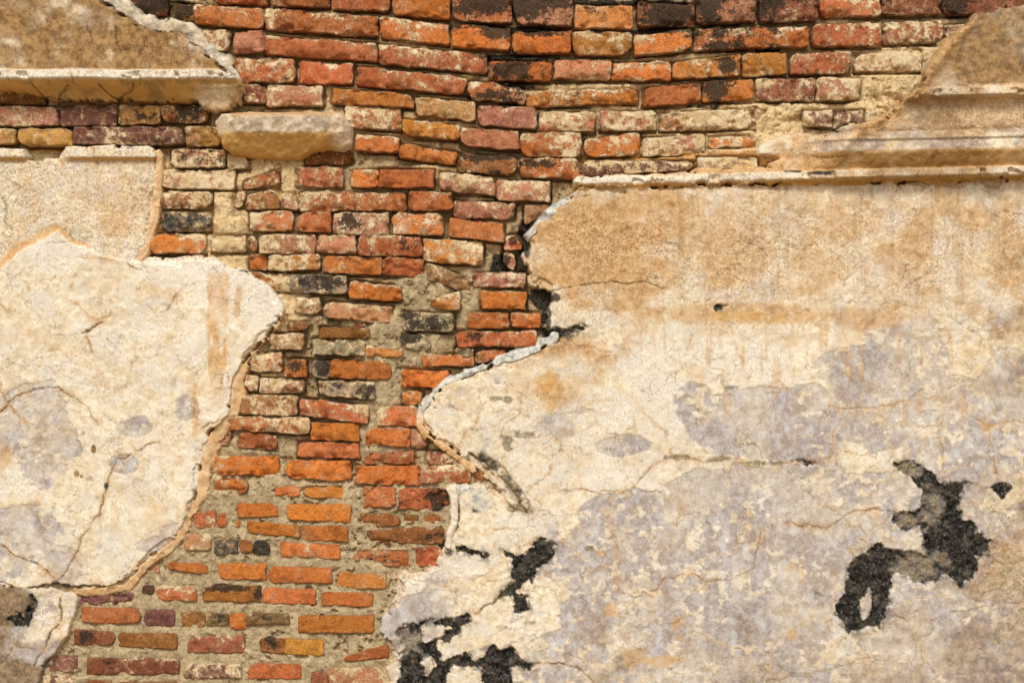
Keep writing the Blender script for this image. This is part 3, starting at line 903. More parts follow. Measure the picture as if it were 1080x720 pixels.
# lime overlay climbs over a few bricks at the right: ochre stained
sootm = soot_field(X, Y)
och = blobs(X, Y, [(720, 172, 140, 16, .8), (880, 165, 60, 20, .7), (260, 184, 80, 8, .3), (90, 156, 120, 5, .8), (230, 150, 20, 10), (540, 118, 60, 20, .4), (950, 110, 60, 30, .5), (330, 205, 60, 5, .6)])
och = sstep(0.35, 0.7, och + (fbm(X, Y, 16, 4, 8) - .5) * 0.7)
crm = sstep(0.30, 0.62, cream + (fbm(X, Y, 20, 4, 9) - .5) * 0.8)
snd = sstep(0.35, 0.65, flush + (fbm(X, Y, 20, 3, 10) - .5) * 0.5)
keep = (sdb < 4.0)
for poly, mrg in ((RIGHT, 14), (LEFT, 14), (LOW, 14)):
    keep &= sdpoly(X, Y, poly) < mrg
mo = grid_mesh('mortar', X, Y, D, keep, {'stain_a': np.stack([crm, snd, sootm, och], -1)})
link_mesh('mortar', mo, M_MORTAR, wall)

# ------------------------------------------------------------------ plaster sheets and mouldings as relief
def relief(name, poly, fn, parent, step=1.0, rag=2.5, edge=1.7, label=None, mat=None, pad=4, xlim=None, ylim=None, floor=-13.5, slope=7.0, ragscale=9):
    P = np.asarray(poly, np.float32)
    xa, xb = P[:, 0].min() - pad, P[:, 0].max() + pad
    ya, yb = P[:, 1].min() - pad, P[:, 1].max() + pad
    xs = axis(xa, xb, step); ys = axis(ya, yb, step, fine=(-8, 728))
    X, Y = np.meshgrid(xs, ys)
    wx = (fbm(X, Y, ragscale, 4, 1) - .5) * 2 * rag + (fbm(X, Y, ragscale * 3.3, 3, 5) - .5) * 2.2 * rag; wy = (fbm(X, Y, ragscale, 4, 3) - .5) * 2 * rag + (fbm(X, Y, ragscale * 3.3, 3, 7) - .5) * 2.2 * rag
    sd = sdpoly(X + wx, Y + wy, poly)
    if rag > 1.7: sd = sd - 4.5 * sstep(.58, .66, fbm(X, Y, 13, 4, 10)) * np.exp(-np.clip(sd, 0, 40) / 6)
    D, A, B, C = fn(X, Y, sd)
    t = np.clip(sd / edge, 0, 1)
    D = D - np.where(sd > 0, edge * (1 - np.sqrt(np.clip(1 - (1 - t) ** 2, 0, 1))), edge + (-sd) * slope)
    D = np.maximum(D, floor)
    me = grid_mesh(name, X, Y, D, sd > -1.6, {'stain_a': A, 'stain_b': B, 'stain_c': C})
    ob = link_mesh(name, me, mat or M_PLASTER, parent)
    if label: ob['label'] = label
    return ob

def pack(*ch):
    return np.stack([np.clip(c, 0, 1) for c in ch], -1)

def thr(m, X, Y, scale, seed, k=0.8, w=0.1, lvl=0.45):
    return sstep(lvl - w, lvl + w, m + (fbm(X, Y, scale, 5, seed) - .5) * k)

def cracks_of(X, Y, D, lines=CRACKS):
    dk = np.zeros(X.shape, np.float32); oc = np.zeros(X.shape, np.float32)
    jx = (fbm(X, Y, 9, 4, 6) - .5) * 8; jy = (fbm(X, Y, 9, 4, 8) - .5) * 8
    for pts, hw, dark in lines:
        m = local(X, Y, pts, 14)
        if not m.any(): continue
        d = dline(X[m] + jx[m], Y[m] + jy[m], pts)
        vary = 0.55 + 0.9 * fbm(X[m], Y[m], 14, 2, 9)
        brk = sstep(.30, .50, fbm(X[m], Y[m], 24, 3, 3) + .12 * hw)
        g = np.exp(-(d / (.72 * hw * vary)) ** 2) * brk
        D[m] -= g * (0.3 + 1.3 * hw) * (.25 + .75 * dark)
        # one side of a crack stands a little higher
        dk[m] = np.maximum(dk[m], g * dark * sstep(0.25, 0.5, vary - .4))
        oc[m] = np.maximum(oc[m], np.exp(-(d / (1.6 + 1.2 * hw)) ** 2) * 0.95 * sstep(.32, .55, fbm(X[m], Y[m], 10, 3, 2)))
    return dk, oc

def pits_of(X, Y, D, names, depth=4.5):
    k = np.zeros(X.shape, np.float32); halo = np.zeros(X.shape, np.float32)
    for nme in names:
        poly = PITS[nme]
        m = local(X, Y, poly, 12)
        if not m.any(): continue
        x, y = X[m], Y[m]
        s = sdpoly(x + (fbm(x, y, 10, 5, 2) - .5) * 11, y + (fbm(x, y, 10, 5, 4) - .5) * 11, poly)
        for isl in ISLES:
            s = np.minimum(s, -sdpoly(x + (fbm(x, y, 9, 4, 2) - .5) * 9, y + (fbm(x, y, 9, 4, 6) - .5) * 7, isl) - 1.0)
        f = sstep(-0.6, 0.8, s)
        D[m] = D[m] - f * (depth - 1.5 + (fbm(x, y, 7, 4, 5) - .5) * 8)
        k[m] = np.maximum(k[m], sstep(-.5, 1.0, s + (fbm(x, y, 5.0, 4, 7) - .5) * 8))
        halo[m] = np.maximum(halo[m], np.exp(-np.clip(-s, 0, 30) / 3.4) * (1 - f))
    return k, halo

def spots(X, Y, lst):
    return thr(blobs(X, Y, lst), X, Y, 5, 4, .8, .2, .5)

# ---- right-hand sheet
GREY_R = [(790,440,55,34),(735,425,20,24,.8),(850,445,26,36),(905,392,34,26,.9),(960,375,44,34),(930,445,30,28,.8),(1000,425,45,28),(1030,470,30,40),(985,480,30,24,.9),(1060,410,30,50,.9),(1050,350,20,20,.7),
          (640,545,30,24),(610,590,30,34,.9),(660,590,34,26,.8),(735,540,34,34),(770,545,30,28),(720,600,50,26),(790,580,40,28),(850,525,46,34),(905,520,40,18),(850,600,60,40,.9),(920,560,30,18,.7),
          (800,640,70,30,.9),(740,640,30,30,.8),(690,650,24,24,.5),(960,680,90,44),(860,690,60,36,.9),(1050,690,60,50),(600,690,50,26,.8),(660,705,70,22,.8),(760,700,50,26,.8),
          (655,470,26,10,.9),(585,460,16,18,.5),(520,690,20,12,.5),(1000,660,40,20,.9),(620,650,36,30,.6),(880,640,40,30,.6)]
OCH_R = [(800,258,360,72,.58),(640,255,95,70,.85),(700,215,110,12,.6),(800,255,70,60,.62),(900,260,60,60,.5),(1000,250,60,70,.52),(1070,260,30,90,.62),(640,318,50,16,.6),(780,330,110,13,.85),(900,335,60,12,.8),(960,322,40,10,.5),
         (840,300,60,18,.6),(600,370,60,20,.5),(590,410,40,30,.35),(1070,600,40,40,.35)]
def fn_right(X, Y, sd):
    base = prof(tilt(X, Y), PROF_R)
    base = np.where(tilt(X, Y) > 192, 12.0, base) - 1.5
    big = fbm(X, Y, 110, 3, 0); mid = fbm(X, Y, 24, 4, 1); fine = fbm(X, Y, 5, 3, 2)
    D = base + (big - .5) * 5 + (mid - .5) * 2.0 + (fine - .5) * 0.6
    w = np.clip((fbm(X, Y, 20, 4, 6) - .40) * 34, 0, 11)
    lay = sstep(w + .7, w - .7, sd) * (w > .8)
    D -= lay * 3.2
    sandy = blobs(X, Y, [(640,262,100,62,1),(800,265,120,60,.85),(960,260,130,70,.7),(1080,270,60,80,.8),(600,330,40,30,.8),(620,400,60,60,.3),(470,430,40,30,.35),(1060,605,40,46,1),(1080,570,30,60,.8),(560,420,80,70,.35)])
    speck = np.clip(sandy * (0.45 + 1.1 * (fbm(X, Y, 26, 4, 3) - .2)), 0, 1)
    D += speck * (fbm(X, Y, 2.6, 2, 5) - .5) * 1.8
    # grey under-coat where the cream skin has scaled off; the edge of the scale is a small step
    gm = blobs(X, Y, GREY_R) * 0.9
    gm += sstep(480, 700, Y) * 0.14 + sstep(560, 740, X) * sstep(365, 430, Y) * 0.40 * (1 - .6 * sstep(130, 40, np.hypot(X - 690, (Y - 430) * 1.2)))
    gn = fbm(X, Y, 46, 5, 4) - .5
    edge1, cell1 = worley(X, Y * 1.15, 74, 2, 46); edge2, cell2 = worley(X, Y, 34, 6, 26)
    veins = np.exp(-(edge1 / 2.6) ** 2) * sstep(.35, .55, fbm(X, Y, 30, 3, 2)) * sstep(360, 420, Y)
    flakes = sstep(0.56, 0.61, fbm(X, Y, 7, 4, 8)) * sstep(.44, .56, fbm(X, Y, 44, 4, 9))
    g0 = gm * 1.15 + gn * .7 + (cell1 - .5) * .5 + (cell2 - .5) * .2
    grey = sstep(0.36, 0.44, g0) * (1 - flakes * .9) * (1 - veins * .9)
    grey = grey * (.62 + .38 * sstep(.38, .6, fbm(X, Y, 38, 4, 1) + (cell2 - .5) * .3)) * np.clip(.55 + g0 * .8, 0, 1)
    grey = np.maximum(grey, sstep(.2, .6, g0) * .4 * (1 - flakes * .6))
    grey *= 1 - .9 * sstep(345, 325, Y)
    scale_step = sstep(0.36, 0.42, g0)
    craze = np.maximum(np.exp(-(edge2 / .55) ** 2) * sstep(.50, .60, fbm(X, Y, 40, 3, 6)), np.exp(-(edge1 / .6) ** 2) * sstep(.44, .56, fbm(X, Y, 50, 3, 10)))
    D -= scale_step * 0.9 - flakes * .5
    ochre = sstep(0.16, 0.70, blobs(X, Y, OCH_R) + (fbm(X, Y, 30, 5, 6) - .5) * 1.1) * 0.95
    ochre *= np.where(X > 722, 0.78, 1.0)
    ochre = np.maximum(ochre, lay * .35); speck = np.maximum(speck, lay * .7)
    # run-off streaks
    st = fbm(X, Y, 9, 3, 7, sx=1.0, sy=0.09)
    run = sstep(0.58, 0.70, fbm(X, Y, 6, 3, 7, sx=1.0, sy=0.07)) * sstep(300, 350, Y) * (1 - sstep(400, 470, Y)) * sstep(640, 700, X)
    wst = sstep(0.57, 0.68, fbm(X, Y, 16, 3, 3, sx=1.0, sy=0.12)) * (1 - sstep(330, 370, Y)) * sstep(560, 640, X)
    drip = sstep(.58, .70, fbm(X, Y, 7, 3, 9, sx=1.0, sy=0.05)) * sstep(188, 200, Y) * (1 - sstep(290, 350, Y + (fbm(X, Y, 12, 2, 4) - .5) * 120)) * sstep(620, 660, X)
    ochre = np.maximum(ochre, run * 0.55 * sstep(.38, .6, fbm(X, Y, 30, 4, 4))); ochre = np.maximum(ochre, veins * .28)
    ochre = np.maximum(ochre, blobs(X, Y, [(897,392,2,34,.75),(908,400,2,30,.6),(1018,330,6,40,.6),(1044,335,3,20,.6),(783,375,2,14,.8),(890,370,4,34,.5)]) * sstep(.4, .6, fbm(X, Y, 6, 3, 5)))
    white = thr(blobs(X, Y, [(700,440,24,26),(650,430,24,22,.9),(690,390,40,40,.8),(760,375,90,22,.7),(820,410,50,20,.7),(920,420,30,10,.5),(540,470,60,40,.5),(600,215,14,24,.9),(560,550,50,26,.6),(440,620,26,24,.95),(425,655,14,40,.9),(480,600,40,14,.7),(560,670,40,30,.5),(640,500,30,20,.7),(700,555,20,14,.7),(880,580,50,10,.4),(805,520,14,40,.55),(790,385,60,16,.7)]), X, Y, 18, 2, 1.0, .14, .5)
    white = np.maximum(white, wst * 0.4) * (1 - drip * .8)
    dk, oc = cracks_of(X, Y, D)
    dk = np.maximum(dk, craze * .5); D -= craze * .5
    ochre = np.maximum(ochre, oc * .6 * (1 - speck))
    blk, halo = pits_of(X, Y, D, 'abcdefgi')
    tanp = blobs(X, Y, [(968,596,26,18),(958,495,18,9),(953,549,14,9,.95),(982,535,16,26,.8),(994,590,10,8),(430,676,14,16,.9),(560,636,6,6,.8),(445,695,10,12,.5),(600,351,14,8,.5)])
    olive = blk * sstep(.30, .85, tanp + (fbm(X, Y, 7, 5, 3) - .5) * 1.3) * .72
    black = np.maximum(blk * (1 - olive), spots(X, Y, DARKSPOTS) * .9)
    black = np.maximum(black, halo * sstep(.5, .62, fbm(X, Y, 5, 3, 6)) * .8)
    smudge = blobs(X, Y, [(535,467,8,9,.8),(552,457,12,6,.7),(523,420,10,4,.8),(536,421,7,5,.8),(505,452,10,4,.5),(596,352,24,10,.5),(545,535,12,5,.8),(520,492,12,6,.7),(535,505,8,8,.7),(720,482,22,4,.72),(760,484,18,4,.75),(800,488,26,3.5,.65),(556,655,14,6,.5),(535,660,20,4,.45),(622,578,6,4,.7),(1040,680,30,20,.3)])
    olive = np.maximum(olive, thr(smudge, X, Y, 6, 7, .9, .12, .52) * .75)
    yel = thr(blobs(X, Y, [(576,402,10,11),(579,428,10,6),(644,642,6,9),(633,583,6,4,.8),(690,696,34,6),(672,688,20,8,.9),(715,658,10,12,.7),(685,700,30,5,.8),(835,670,8,10,.7),(835,600,8,6,.5),(560,612,10,10,.3),(780,334,70,7,.7),(640,420,10,6,.4),(1038,450,8,6,.8),(720,672,12,5,.6)]), X, Y, 12, 5, 1.1, .2, .55) * .5
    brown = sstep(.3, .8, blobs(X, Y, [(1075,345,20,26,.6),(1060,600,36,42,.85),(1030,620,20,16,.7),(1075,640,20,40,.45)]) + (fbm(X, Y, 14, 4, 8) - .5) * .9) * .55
    grime_vignette = sstep(.42, .66, sstep(560, 760, Y + (fbm(X, Y, 70, 4, 3) - .5) * 160) * .45 + sstep(900, 1120, X + (fbm(X, Y, 60, 4, 5) - .5) * 160) * .35 + (fbm(X, Y, 26, 5, 9) - .5) * .9 + .12)  # blotchy grime that also paints vignette darkening into the lower and right margins
    brown = np.maximum(brown, grime_vignette * .36)
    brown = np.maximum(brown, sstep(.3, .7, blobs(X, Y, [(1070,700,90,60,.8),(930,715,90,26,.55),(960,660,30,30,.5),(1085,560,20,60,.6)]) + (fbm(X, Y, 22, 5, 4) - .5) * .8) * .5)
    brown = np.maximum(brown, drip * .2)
    lip = np.zeros_like(X)
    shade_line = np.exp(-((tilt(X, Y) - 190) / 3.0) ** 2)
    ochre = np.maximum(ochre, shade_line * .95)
    dl = dline(X + (fbm(X, Y, 8, 4, 3) - .5) * 8, Y + (fbm(X, Y, 8, 4, 7) - .5) * 8, [(494,480),(508,482),(522,492),(534,505),(545,522),(556,538)])
    smear = np.exp(-(dl / 5.5) ** 2) * sstep(.36, .56, fbm(X, Y, 9, 5, 1) + .05)
    olive = np.maximum(olive, smear * .85); black = np.maximum(black, smear * sstep(.5, .6, fbm(X, Y, 5, 4, 8)) * .9)
    D += (smear - .3) * np.exp(-(dl / 9) ** 2) * 3 * (fbm(X, Y, 7, 3, 2) - .2)
    blue = np.clip(blobs(X, Y, [(500,526,12,10),(490,516,12,5),(508,532,10,5),(478,545,4,20,.6)]), 0, 1) * sstep(.25, .45, fbm(X, Y, 9, 3, 4))
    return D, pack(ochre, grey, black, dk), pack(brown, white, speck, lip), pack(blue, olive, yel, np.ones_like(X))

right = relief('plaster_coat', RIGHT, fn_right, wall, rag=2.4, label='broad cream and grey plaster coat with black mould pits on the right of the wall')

# ---- left-hand sheet
def fn_left(X, Y, sd):
    big = fbm(X, Y, 100, 3, 2); mid = fbm(X, Y, 22, 4, 3); fine = fbm(X, Y, 5, 3, 4)
    # upper coat is older and sandy, the whiter coat below is trowelled over it
    yl = np.interp(X, [-420, 0, 18, 42, 62, 74, 90, 115, 140, 400], [300, 285, 268, 254, 244, 254, 262, 272, 276, 276]).astype(np.float32) + (fbm(X, Y, 14, 3, 5) - .5) * 8
    low = sstep(-1.5, 1.5, Y - yl)
    D = 8.5 + low * 2.4 + (big - .5) * 4.5 + (mid - .5) * 2.0 + (fine - .5) * .6
    band = np.exp(-np.clip((yl - Y + 3), 0, 99) ** 2 / (60 + 150 * sstep(90, 30, X))) * (1 - low) * (1 - sstep(88, 105, X))
    D -= band * 3.0
    w = np.clip((fbm(X, Y, 20, 4, 6) - .44) * 30, 0, 8)
    lay = sstep(w + .7, w - .7, sd) * (w > .8) * sstep(150, 160, Y)
    D -= lay * 2.5
    # small ledge along the top
    yy = Y - 154
    nose = np.interp(yy, [-10, 0, 2, 9, 12, 14.5, 17, 90], [4, 4, 6, 7, 7, 4, .5, 0]).astype(np.float32)
    led = np.maximum(sstep(64, 80, X + (Y - 155) * 0), 1 - sstep(24, 34, X))
    D += nose * led
    sandy = (1 - low) * (.55 + .5 * (fbm(X, Y, 30, 4, 6) - .3)) + low * .1
    speck = np.clip(sandy, 0, 1)
    D += speck * (fbm(X, Y, 2.6, 2, 5) - .5) * 2.0
    gm = blobs(X, Y, [(48,450,34,40,1),(30,430,26,22),(40,480,28,36,.95),(5,455,14,30,.8),(25,565,44,36,.95),(70,590,24,26,.8),(10,600,26,14,.8),(140,450,22,12,.7),(195,430,16,18,.7),(100,580,20,14,.5),(132,490,18,12,.7),(60,540,20,10,.5),(165,575,24,8,.6),(180,560,10,8,.5)])
    gn = fbm(X, Y, 40, 5, 7) - .5
    edge1, cell1 = worley(X, Y, 66, 4, 40); edge2, cell2 = worley(X, Y, 30, 8, 24)
    flakes = sstep(0.55, 0.60, fbm(X, Y, 7, 4, 8)) * sstep(.42, .54, fbm(X, Y, 40, 4, 9))
    g0 = gm + gn * .8 + (cell1 - .5) * .35 + (cell2 - .5) * .3 - .08
    grey = sstep(.38, .46, g0) * (1 - flakes * .9) * (.6 + .4 * sstep(.4, .6, fbm(X, Y, 30, 4, 1)))
    grey = np.maximum(grey, sstep(.2, .6, g0) * .3 * low)
    craze = np.maximum(np.exp(-(edge2 / .5) ** 2) * sstep(.52, .62, fbm(X, Y, 40, 3, 6)), np.exp(-(edge1 / .6) ** 2) * sstep(.48, .58, fbm(X, Y, 50, 3, 10)))
    D -= sstep(.38, .44, g0) * .8 - flakes * .5 * low
    ochre = sstep(.3, .9, blobs(X, Y, [(120,215,60,50,.6),(30,200,40,40,.45),(110,170,60,10,.5),(10,240,40,30,.5),(60,360,50,30,.3),(20,330,30,40,.4),(100,540,40,50,.3),(5,480,12,20,.7),(170,400,30,40,.3)]) + (fbm(X, Y, 30, 5, 3) - .5) * .9) * .85
    tan = np.maximum(sstep(1.5, -1.5, np.abs(X - 231 + (fbm(X, Y, 26, 4, 4) - .5) * 9 + (fbm(X, Y, 5, 3, 6) - .5) * 5) - 11) * sstep(286, 292, Y) * (1 - sstep(405, 450, Y + (fbm(X, Y, 9, 3, 2) - .5) * 60)),
                     sstep(1.5, -1.5, np.abs(X - 252 + (fbm(X, Y, 12, 3, 5) - .5) * 6) - 3) * sstep(300, 304, Y) * (1 - sstep(325, 345, Y)) * .9)
    tan = tan * (1 - sstep(.54, .62, fbm(X, Y, 7, 4, 9, sx=1, sy=.16)) * sstep(300, 380, Y)) * (.6 + .4 * sstep(.4, .6, fbm(X, Y, 18, 4, 1)))
    tan = np.maximum(tan, sstep(1, -1, np.abs(X - 207 + (fbm(X, Y, 20, 3, 5) - .5) * 6) - 3) * sstep(400, 420, Y) * (1 - sstep(445, 470, Y)) * .8)
    white = thr(blobs(X, Y, [(190,290,60,20,.8),(240,300,40,40,.7),(275,325,24,26,.9),(60,270,40,20,.8),(120,300,50,30,.5),(235,410,16,30,.8),(150,360,40,40,.5),(200,340,24,60,.6),(150,500,40,40,.45),(30,510,40,20,.6),(235,425,14,10,1)]) , X, Y, 16, 6, 1.0, .14, .5)
    brown = sstep(.45, .75, blobs(X, Y, [(48,470,14,34,.6),(38,545,14,10,.6),(60,428,16,12,.4),(185,405,10,12,.4)]) + (fbm(X, Y, 12, 4, 5) - .5) * .8) * .45
    dk, oc = cracks_of(X, Y, D)
    dk = np.maximum(dk, craze * .5); D -= craze * .5
    black = spots(X, Y, DARKSPOTS) * .9
    lip = sstep(.25, .6, band) * .95
    lip = np.maximum(lip, tan * .35); ochre = np.maximum(ochre, tan * .8)
    speck = speck * (1 - tan)
    brown = np.maximum(brown, spots(X, Y, [(100,473,3,4),(82,499,3,3.5),(87,502,2,2)]))
    # ochre shadow groove under the ledge
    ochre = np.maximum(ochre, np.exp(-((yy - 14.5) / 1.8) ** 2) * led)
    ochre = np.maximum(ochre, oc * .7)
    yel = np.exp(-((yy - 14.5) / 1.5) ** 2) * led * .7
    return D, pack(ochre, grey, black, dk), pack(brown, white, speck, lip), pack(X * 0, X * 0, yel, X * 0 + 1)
left = relief('plaster_coat', LEFT, fn_left, wall, rag=1.8, label='cream plaster coat with rounded orange edge on the left of the wall')

def fn_low(X, Y, sd):
    D = 11 + (fbm(X, Y, 50, 3, 5) - .5) * 6 + (fbm(X, Y, 16, 4, 3) - .5) * 4 + (fbm(X, Y, 4, 3, 4) - .5) * 1.4
    speck = np.clip(.5 + (fbm(X, Y, 20, 3, 2) - .5) * 1.5, 0, 1) * .8
    grey = thr(blobs(X, Y, [(0,650,40,60,.7),(30,700,40,30,.8),(50,640,14,20,.4)]), X, Y, 20, 3, .9, .15, .4)
    brown = sstep(.3, .7, blobs(X, Y, [(2,632,34,26,1.2),(20,710,34,18,.8),(5,680,20,40,.5)]) + (fbm(X, Y, 10, 4, 6) - .5) * .7) * .8
    dk, oc = cracks_of(X, Y, D)
    blk, halo = pits_of(X, Y, D, 'h')
    return D, pack(oc * .4, grey, np.maximum(blk, halo * .5), dk), pack(brown, thr(blobs(X, Y, [(48,645,14,22,.7)]), X, Y, 9, 3), speck, X * 0), pack(X * 0, brown * .4, X * 0, X * 0 + 1)
low_ = relief('plaster_coat', LOW, fn_low, wall, rag=2.0, label='grey stained plaster patch with a black hole at the bottom left of the wall')

# ---- cement fillets trowelled along the broken edges (sub-parts of the sheets)
def band_poly(outer, inner):
    return outer + inner[::-1]
def fn_fillet(d_out, d_in, tone, host, width=13):
    def fn(X, Y, sd):
        s = np.clip((sdpoly(X, Y, host) + (width if host is LEFT or host is RIGHT else 0)) / width + (fbm(X, Y, 16, 3, 2) - .5) * .4, 0, 1)
        D = d_out + (d_in - d_out) * s ** .8 + (fbm(X, Y, 12, 5, 3) - .5) * 4.5 + (fbm(X, Y, 4, 3, 4) - .5) * 1.6
        z = X * 0
        st = fbm(X, Y, 11, 5, 6)
        if tone == 'orange':
            return D, pack(z, z, sstep(.72, .78, st) * .5, z), pack(sstep(.38, .26, st) * .3, sstep(.54, .66, st) * .5, z, z + .9), pack(z, z, z, z + 1)
        if tone == 'grey':
            mixo = np.clip(sstep(425, 450, Y), 0, 1)
            return D, pack(z, z, sstep(.66, .72, st) * .55, z), pack(z, sstep(.46, .62, st) * .6, z, mixo), pack((1 - mixo) * .85, z, z, z + 1)
        if tone == 'cement':
            return D, pack(z, z, sstep(.68, .75, st) * .5, z), pack(sstep(.4, .7, st) * .35, z, z + .4, z), pack(sstep(.3, .5, st) * .35, z + sstep(.45, .7, st) * .45, z, z + 1)
        return D, pack(z, z, z, z), pack(z, z + .5, z, z), pack(z, z, z, z + 1)
    return fn
relief('edge_fillet', band_poly([(302,330),(292,349),(277,366),(264,382),(258,402),(260,421),(249,440),(233,467),(224,498),(220,524),(206,545),(199,558),(193,571),(181,582),(168,591),(151,607),(137,622),(98,629),(80,628)],
                               [(297,330),(284,350),(268,368),(252,384),(244,402),(241,420),(238,438),(219,455),(213,480),(206,520),(196,542),(191,555),(184,568),(172,577),(154,590),(142,604),(131,614),(97,619),(76,620)]),
       fn_fillet(3.5, 8.8, 'orange', LEFT, 13), left, rag=1.8, edge=1.5, label='rounded orange cement fillet along the broken plaster edge')
relief('edge_fillet', band_poly([(168,158),(171,164),(171,195),(168,230),(159,262),(151,276)], [(163,160),(163,190),(160,228),(152,255),(144,270),(143,277)]),
       fn_fillet(3, 8, 'orange', LEFT, 13), left, rag=1.6, edge=1.5)
relief('edge_fillet', band_poly([(80,627),(83,634),(78,651),(73,669),(62,686),(50,695),(43,702)], [(68,622),(69,634),(68,648),(63,660),(55,674),(46,685),(36,698)]),
       fn_fillet(5, 12.5, 'orange', LOW, 13), low_, rag=1.8, edge=1.5)
relief('edge_fillet', band_poly([(598,208),(578,219),(563,238),(553,248)], [(602,213),(585,226),(570,240),(556,255)]),
       fn_fillet(5, 10, 'grey', RIGHT, 13), right, rag=1.8, edge=1.5)
relief('edge_fillet', band_poly([(586,350),(573,353),(550,364),(530,374),(503,385),(475,396),(456,410),(443,428),(439,448),(447,463),(469,477),(492,494),(500,500)],
                               [(588,361),(573,370),(555,378),(530,383),(508,391),(483,402),(461,414),(450,431),(449,450),(460,464),(475,472),(496,487),(506,497)]),
       fn_fillet(4.0, 9.6, 'grey', RIGHT, 13), right, rag=3.0, edge=1.4, label='pale grey cement fillet curving round the plaster edge')
relief('edge_fillet', band_poly([(471,515),(475,524),(476,545),(472,562),(470,576)], [(482,512),(484,524),(484,545),(479,560),(477,578)]),
       fn_fillet(8, 13, 'white', RIGHT, 13), right, rag=1.6, edge=2.4)

# ---- upper right cornice
CORN_R = [(1000,38),(1012,30),(1030,20),(1050,14),(1090,10),(1130,0),(1180,-40),(X1,-60),(X1,183),(1085,191),(900,194.5),(740,198),(608,200.5),(606,193),(625,187),(660,184),(700,184),(722,181),(745,181),(790,178),(812,176),(822,170),
          (800,165),(800,158),(812,150),(830,146),(850,142),(880,138),(905,132),(930,124),(945,112),(960,104),(968,92),(976,74),(985,56)]
def fn_corn(X, Y, sd):
    yy = tilt(X, Y)
    far = sstep(800, 925, X + (fbm(X, Y, 40, 3, 6) - .5) * 90)          # crisp at the right, worn away to the left
    base = prof(yy, PROF_R)
    worn = np.interp(yy, [-220, 100, 140, 148, 165, 172, 176, 178, 184, 186, 190, 260], [12, 12, 12, 14, 13, 14, 15, 16.5, 17, 16, 11.5, 10.5]).astype(np.float32)
    D = worn * (1 - far) + base * far
    D = D + (fbm(X, Y, 60, 3, 3) - .5) * 5 + (fbm(X, Y, 16, 5, 4) - .5) * (6.0 - 2.5 * far) + (fbm(X, Y, 4, 3, 5) - .5) * 1.6
    D -= 5 * sstep(.60, .68, fbm(X, Y, 12, 4, 11)) * np.exp(-((yy - np.where(yy < 120, 100, 182)) / 5) ** 2)
    # diagonal scar of smooth mortar along the broken end
    scar = np.exp(-(dline(X, Y, [(1015,30),(990,58),(972,84),(962,102),(935,118),(905,138),(880,162)]) / 7) ** 2)
    D += scar * 6
    n = fbm(X, Y, 26, 5, 6) - .5
    st = fbm(X, Y, 20, 3, 7, sx=1.0, sy=.10)
    brown = sstep(.15, .7, (1 - sstep(88, 94, yy)) * sstep(970, 1010, X + (60 - Y) * .5) * (.7 + (Y > -50) * .25) + n * 1.0 + (st - .5) * .6 - .0) * (1 - sstep(92, 95, yy)) * .85
    rim = np.exp(-((yy - 136.5) / 4.6) ** 2) * far
    gband = sstep(145, 148, yy) * (1 - sstep(157, 160, yy)) * sstep(.2, .6, far)
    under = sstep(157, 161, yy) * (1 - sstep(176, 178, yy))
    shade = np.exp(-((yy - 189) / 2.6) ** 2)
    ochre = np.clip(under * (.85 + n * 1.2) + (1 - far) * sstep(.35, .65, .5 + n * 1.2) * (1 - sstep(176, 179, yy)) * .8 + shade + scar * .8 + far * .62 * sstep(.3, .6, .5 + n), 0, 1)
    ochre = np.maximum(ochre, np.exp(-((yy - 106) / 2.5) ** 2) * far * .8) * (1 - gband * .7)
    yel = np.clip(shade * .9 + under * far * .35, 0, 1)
    grey = np.clip(gband * sstep(.35, .6, .5 + n) + rim * .6, 0, 1)
    olive = np.clip(rim * .55 + sstep(.6, .75, .45 + n) * .25 * (1 - far), 0, .8) * sstep(.35, .6, fbm(X, Y, 8, 3, 9))
    brown = brown * (1 - scar * .8)
    brown = np.maximum(brown, rim * .95 * sstep(.25, .5, fbm(X, Y, 9, 4, 2)))
    brown = np.maximum(brown, far * sstep(.40, .58, fbm(X, Y, 40, 5, 1, sx=.6)) * .5 * (1 - gband * .6))
    brown = np.maximum(brown, shade * far * .5)
    white = np.clip(np.exp(-((yy - 182) / 3) ** 2) * .8 + np.exp(-((yy - 99) / 3) ** 2) * far * .6 + sstep(140, 142, yy) * (1 - sstep(144, 147, yy)) * .5 * far, 0, 1) * sstep(.3, .55, fbm(X, Y, 24, 4, 8))
    speck = np.clip(.55 + n * 1.3, 0, 1)
    black = thr(blobs(X, Y, [(862,184,14,2.5,.9),(835,182,12,2,.7),(800,124,6,5,.5)]), X, Y, 5, 3, .6, .15, .5) * .9
    dk, oc = cracks_of(X, Y, D, [([(852,166),(875,168),(890,167),(880,178),(872,185)], .8, .6), ([(965,100),(940,120),(925,140)], .7, .3), ([(905,140),(895,155),(885,178)], .7, .4)])
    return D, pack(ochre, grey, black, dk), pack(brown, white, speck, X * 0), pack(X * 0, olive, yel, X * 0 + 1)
corn = relief('cornice_moulding', CORN_R, fn_corn, wall, rag=5.0, edge=4.5, slope=3.0, label='long stained cornice moulding at the upper right of the wall', ragscale=14)

